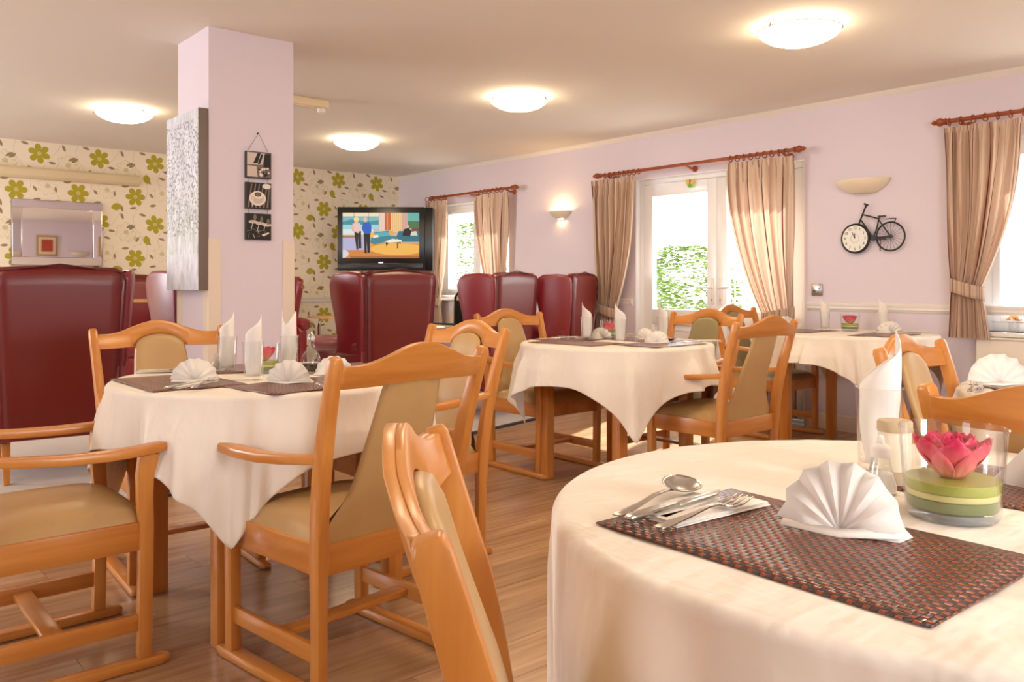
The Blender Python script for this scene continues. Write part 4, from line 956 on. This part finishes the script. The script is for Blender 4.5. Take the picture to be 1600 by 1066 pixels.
MB().lathe([(.0255, .084), (.0262, .087), (.0262, .098), (.024, .101), (.001, .1015)], 30).build('lid', 'beige_cloth', cp_, sharp=50)
MB().lathe([(.0248, .002), (.0248, .024)], 30, caps=False).build('band', 'beige_cloth', cp_)
# ------------------------------ left table
GL = 'left table'
def mat4(p, q, r, label): 
    A, B, D = wloc(*p), wloc(*q), wloc(*r); placemat((B+D)/2, math.atan2(B[1]-A[1], B[0]-A[0]), label, 'placemats')
def matc(px, py, deg, label): placemat(wloc(px, py), R(deg), label, 'placemats')
def matw(x, y, deg, label): placemat((x, y), R(deg), label, 'placemats', .43, .285)
matw(.935, 2.73, 90, 'brown woven placemat at the left end of the left table')
matw(1.225, 2.40, 8, 'brown woven placemat at the front of the left table, before the large chair')
matw(1.27, 3.02, 2, 'brown woven placemat at the back of the left table near the pillar')
matw(1.57, 2.72, 88, 'brown woven placemat at the right of the left table, behind the large chair')
slip(wloc(300, 603), R(35), 'folded napkin slip under cutlery on the left placemat of the left table', .20)
cut(knife0, 292, 602, R(40), 'steel knife on the left end of the left table'); cut(fork0, 318, 601, R(52), 'steel fork lying on the slip at the left end of the left table', Z0+.012)
slip(wloc(255, 582), R(160), 'folded napkin slip at the back left of the left table', .17); cut(knife0, 262, 580, R(160), 'steel knife at the back left of the left table', Z0+.012)
slip(wloc(536, 599), R(10), 'folded napkin slip at the right of the left table, behind the large chair', .18); cut(fork0, 545, 597, R(-15), 'steel fork at the right of the left table', Z0+.012); cut(knife0, 552, 600, R(-5), 'steel knife at the right of the left table', Z0+.012)
glassnap(355, 581, R(136), 'leftmost on the left table', 0); glassnap(396, 594, R(143), 'nearest on the left table', 0); glassnap(452, 579, R(139), 'rightmost on the left table', 2)
bowl(412, 583, 'glass bowl with pink lotus among the glasses on the left table', .85, 1)
fan(304, 597, -YAW+R(25), 'white fan napkin at the left of the left table', .80); fan(450, 600, -YAW-R(8), 'white fan napkin before the oil bottle on the left table', .80)
fan(522, 585, -YAW+R(190), 'white fan napkin behind the oil bottle on the left table', .7); fan(343, 580, -YAW+R(90), 'small white fan napkin behind the glasses on the left table', .7)
ob = thing('oil_bottle', 'small glass vinegar bottle with metal pourer on the left table', 'bottle', wloc(486, 583), 0)
MB().lathe([(.001, 0), (.032, 0), (.034, .004), (.034, .05), (.028, .068), (.014, .085), (.012, .11), (.0135, .118), (.011, .118), (.010, .11), (.012, .086), (.026, .067), (.032, .05), (.032, .006), (.001, .004)], 32, caps=False).build('glass_body', 'glass', ob, sharp=60)
MB().lathe([(.001, .005), (.0312, .006), (.0312, .034), (.001, .0345)], 28, caps=False).build('vinegar', 'vinegar', ob); MB().lathe([(.0135, .117), (.0135, .126), (.009, .136), (.003, .146), (.001, .147)], 20, caps=False).build('pourer', 'steel', ob)
# ------------------------------ middle table
matw(3.16, 3.16, 95, 'brown woven placemat at the left of the middle table'); matw(3.42, 2.80, 2, 'brown woven placemat at the front right of the middle table'); matw(3.62, 3.12, 86, 'brown woven placemat at the right of the middle table'); matw(3.38, 3.38, 0, 'brown woven placemat at the back of the middle table')
slip(wloc(884, 529), R(-10), 'folded napkin slip at the left of the middle table', .18); cut(fork0, 882, 528, R(60), 'steel fork at the left of the middle table', Z0+.012); cut(knife0, 900, 529, R(-20), 'steel knife at the left of the middle table', Z0+.012)
cut(spoon0, 1068, 533, R(150), 'steel spoon at the right of the middle table'); slip(wloc(1100, 534), R(-30), 'folded napkin slip at the right of the middle table, behind the chair post', .18); cut(knife0, 1098, 536, R(-38), 'steel knife at the right of the middle table', Z0+.012)
cut(fork0, 990, 524, R(120), 'steel fork at the back of the middle table behind the middle tumbler')
glassnap(917, 531, R(135), 'leftmost on the middle table', 1); glassnap(969, 536, R(142), 'middle one of the middle table', 1); glassnap(1036, 529, R(130), 'rightmost on the middle table', 1)
bowl(953, 529, 'glass bowl with pink lotus at the centre of the middle table', .85, 2)
fan(940, 530, -YAW+R(150), 'white fan napkin right of the left tumbler on the middle table', .72); fan(1010, 531, -YAW+R(30), 'white fan napkin behind on the right of the middle table', .72); fan(1026, 537, -YAW-R(20), 'white fan napkin at the front of the right tumbler on the middle table', .72)
# ------------------------------ wall table
matw(5.12, 2.98, 0, 'brown woven placemat at the left end of the wall table'); matw(5.10, 2.42, 5, 'brown woven placemat at the right end of the wall table')
glassnap(1289, 516, R(139), 'left one on the wall table', 1); glassnap(1380, 517, R(146), 'right one on the wall table', 1)
bowl(1328, 517, 'glass bowl with pink lotus on the wall table under the clock', .95, .5)
fan(1390, 521, -YAW+R(160), 'white fan napkin at the right of the wall table', .85); fan(1229, 512, -YAW+R(10), 'white fan napkin at the left of the wall table beside the door curtain', .9)
cut(knife0, 1412, 520, R(-60), 'steel knife at the right of the wall table'); slip(wloc(1430, 520), R(-60), 'folded napkin slip at the right end of the wall table', .18); cut(fork0, 1245, 513, R(-60), 'steel fork at the left end of the wall table')
# ------------------------------ right edge table
matw(2.72, .76, 45, 'dark woven placemat on the table at the right edge')
fan(1562, 603, -YAW-R(5), 'white fan napkin on the table at the right edge', 1.05); cut(knife0, 1532, 604, R(20), 'steel knife on the table at the right edge', Z0+.008); cut(fork0, 1520, 607, R(16), 'steel fork on the table at the right edge', Z0+.008)

# ================================================================ BURGUNDY WING ARMCHAIRS
def rbox(s_, c, d, mat=None): return s_.box(c, d, mat=mat)
def make_wing():
    t_ = thing('wing_armchair', 'x', 'armchair'); A = 'burgundy'
    lean = lambda z: -.30-.07*(z-.45)
    # back panel: seen from behind, tapered, arched along the top
    def bk_(s_):
        n = 14; rows = []
        zs = [.23, .4, .6, .8, .95, 1.05, 1.10]
        def f(u, v):
            a_ = 2*u-1; hw = .285+.045*v; z = .23+v*(.905+.012*math.cos(a_*math.pi/2)-.012*(abs(a_) > .86)); r_ = .035*(max(0, abs(a_)-.82)/.18)**2+.03*(max(0, v-.94)/.06)**2
            return (lean(z)+s_*(.055-r_), a_*hw, z)
        return f
    b_ = MB().grid(bk_(1), 24, 18).grid(bk_(-1), 24, 18); 
    # close the rim between the two skins
    W_ = 25; n0 = 25*19
    rim = [i for i in range(25)]+[j*25+24 for j in range(1, 19)]+[18*25+i for i in range(23, -1, -1)]+[j*25 for j in range(17, 0, -1)]
    for k in range(len(rim)): p, q = rim[k], rim[(k+1) % len(rim)]; b_.f.append([p, q, q+n0, p+n0]); b_.mi.append(0)
    b_.build('backrest', 'burgundy_dark', t_, sharp=70)
    for s_ in (1, -1):
        # wing: wide at the top, narrowing down to the arm
        ol = [(-.335, .56), (-.36, .80), (-.375, 1.0), (-.375, 1.09), (-.345, 1.125), (-.25, 1.135), (-.13, 1.13), (-.075, 1.10), (-.055, 1.04), (-.06, .95), (-.085, .82), (-.10, .70), (-.09, .62), (-.06, .57)]
        MB().prism(ol, lambda a_, b2, t2: (a_, s_*(.300+.04*(b2-.6)/.5+(a_+.3)*.24+t2), b2), .075).build('wing', A, t_, bevel=.022, seg=3)
        sd = [(-.33, .22), (-.345, .60), (.26, .60), (.29, .56), (.29, .22)]
        MB().prism(sd, lambda a_, b2, t2: (a_, s_*(.285+t2), b2), .09).build('side_panel', A, t_, bevel=.012)
        MB().tube([(-.30, s_*.30, .635), (-.1, s_*.31, .64), (.15, s_*.315, .635), (.29, s_*.315, .625), (.315, s_*.315, .615)], [.05, .055, .06, .06, .045], 14).build('armrest', A, t_)
        for fx in (-.27, .25): MB().sweep([(fx-.01*(1 if fx < 0 else -1)*2.5, s_*.245, 0), (fx, s_*.25, .24)], [(.03, .03), (.045, .045)], (0, 1, 0)).build('leg', 'beech_z', t_, bevel=.003)
    MB().box((.0, 0, .30), (.56, .50, .16)).build('seat_base', A, t_, bevel=.015)
    MB().box((.02, 0, .44), (.56, .47, .13)).build('seat_cushion', A, t_, bevel=.04, seg=3)
    MB().tube([(lean(.9)+.045, -.27, 1.02), (lean(.9)+.055, 0, 1.03), (lean(.9)+.045, .27, 1.02)], .04, 10).box((-.25, 0, .78), (.07, .47, .58)).build('back_cushion', A, t_, bevel=.02)
    MB().tube([(lean(.23)-.055, .284, .235), (lean(1.0)-.05, .325, 1.07), (lean(1.1)-.035, .31, 1.115), (lean(1.1)-.035, 0, 1.155), (lean(1.1)-.035, -.31, 1.115), (lean(1.0)-.05, -.325, 1.07), (lean(.23)-.055, -.284, .235)], .005, 6).build('piping', 'piping', t_)
    return t_
wing0 = make_wing(); wf = [True]
def wing(x, y, deg, label, sc=.95):
    o = wing0 if wf[0] else dup(wing0); wf[0] = False
    o.scale = (sc, sc, 1)
    o.location = (x, y, .012); o.rotation_euler = (0, 0, R(deg)); o['label'] = label; o['group'] = 'burgundy wing armchairs'
wing(1.12, 5.30, 84, 'large burgundy wing armchair at the left edge, its back to the camera', .98)
wing(3.15, 5.20, 93, 'burgundy wing armchair below the television, its back to the camera', .91)
wing(4.31, 5.42, 107, 'burgundy wing armchair before the far window, left of the rightmost one')
wing(5.14, 5.50, 114, 'burgundy wing armchair just left of the glazed door curtain, the rightmost one')
wing(2.05, 5.45, 92, 'burgundy wing armchair half hidden behind the pillar')
wing(2.42, 8.28, -90, 'burgundy wing armchair against the flowered wall, between the large armchair and the pillar')
wing(3.80, 8.35, -95, 'burgundy wing armchair against the flowered wall, just right of the pillar')
# overbed table
ot = thing('side_table', 'small wood-topped side table on a chrome leg, under the television', 'side table', (4.55, 8.25, 0), R(-5))
MB().box((0, 0, .70), (.55, .35, .022)).build('tabletop', 'light_wood', ot, bevel=.004)
MB().tube([(-.18, 0, .69), (-.20, 0, .66), (-.21, 0, .60), (-.21, 0, .03)], .016, 10).tube([(-.21, -.15, .03), (-.21, .15, .03)], .013, 8).tube([(-.21, .14, .03), (.2, .14, .03)], .013, 8).tube([(-.21, -.14, .03), (.2, -.14, .03)], .013, 8).build('frame', 'chrome', ot)
MB().box((-.21, .0, .42), (.04, .04, .05)).build('height_clamp', 'black_plastic', ot)
# cabinet against the flowered wall, left of the pillar
cb = thing('side_cabinet', 'dark cabinet with wooden top against the flowered wall', 'cabinet', (1.85, 8.68, 0), 0)
MB().box((.0, 0, .45), (1.5, .34, .86)).build('body', 'black_metal', cb, bevel=.004); MB().box((0, -.01, .90), (1.58, .38, .035)).build('top', 'light_wood', cb, bevel=.004)
MB().box((-.38, -.175, .47), (.7, .012, .74)).build('door', 'black_metal', cb, bevel=.002); MB().box((.38, -.175, .47), (.7, .012, .74)).build('door', 'black_metal', cb, bevel=.002)
# wheelchair by the window with a beige blanket
wc = thing('wheelchair', 'folded black wheelchair with bent push handles before the far window', 'wheelchair', (4.79, 6.42, .012), R(100))
MB().box((-.20, 0, .72), (.03, .40, .36)).build('backrest', 'black_fabric', wc, bevel=.01); MB().box((.02, 0, .50), (.42, .40, .04)).build('seat', 'black_fabric', wc, bevel=.01)
for s_ in (1, -1):
    MB().tube([(-.34, s_*.215, .95), (-.25, s_*.215, .97), (-.215, s_*.215, .93), (-.20, s_*.215, .5), (-.20, s_*.215, .2)], .012, 8).build('back_post', 'black_metal', wc)
    MB().tube([(-.36, s_*.215, .945), (-.27, s_*.215, .968)], .018, 8).build('push_handle', 'rubber', wc)
    MB().tube([(-.15+.28*math.cos(k*math.pi/16), s_*.27, .30+.28*math.sin(k*math.pi/16)) for k in range(32)], .014, 6, True).build('wheel', 'rubber', wc)
    MB().tube([(.28+.08*math.cos(k*math.pi/10), s_*.22, .09+.08*math.sin(k*math.pi/10)) for k in range(20)], .012, 6, True).build('caster', 'rubber', wc)
    MB().tube([(-.2, s_*.215, .68), (.2, s_*.215, .68), (.22, s_*.215, .2), (.28, s_*.215, .09)], .011, 8).build('side_frame', 'black_metal', wc)
ar = thing('fabric_armchair', 'beige fabric tub armchair between the far window curtain and the wheelchair', 'armchair', (5.12, 7.22, .012), R(150))
MB().box((0, 0, .28), (.55, .55, .34)).build('seat', 'beige_cloth', ar, bevel=.04)
MB().grid(lambda u, v: (-.22-.10*math.cos((u-.5)*2.6)+.05*math.sin(v*3.1)-.06*v+.02*math.sin(u*19)*v, (u-.5)*.62, .2+(.68+.10*math.cos((u-.5)*3))*v), 24, 12).build('backrest', 'beige_cloth', ar, solid=.07, sharp=60)
for sx_ in (1, -1):
    MB().sweep([(-.25, sx_*.28, .56), (.0, sx_*.30, .56), (.26, sx_*.29, .52)], (.09, .12), (0, 1, 0)).build('armrest', 'beige_cloth', ar, bevel=.03)
    for sy_ in (1, -1): MB().box((sx_*.22, sy_*.22, .055), (.04, .04, .11)).build('leg', 'beech_z', ar)
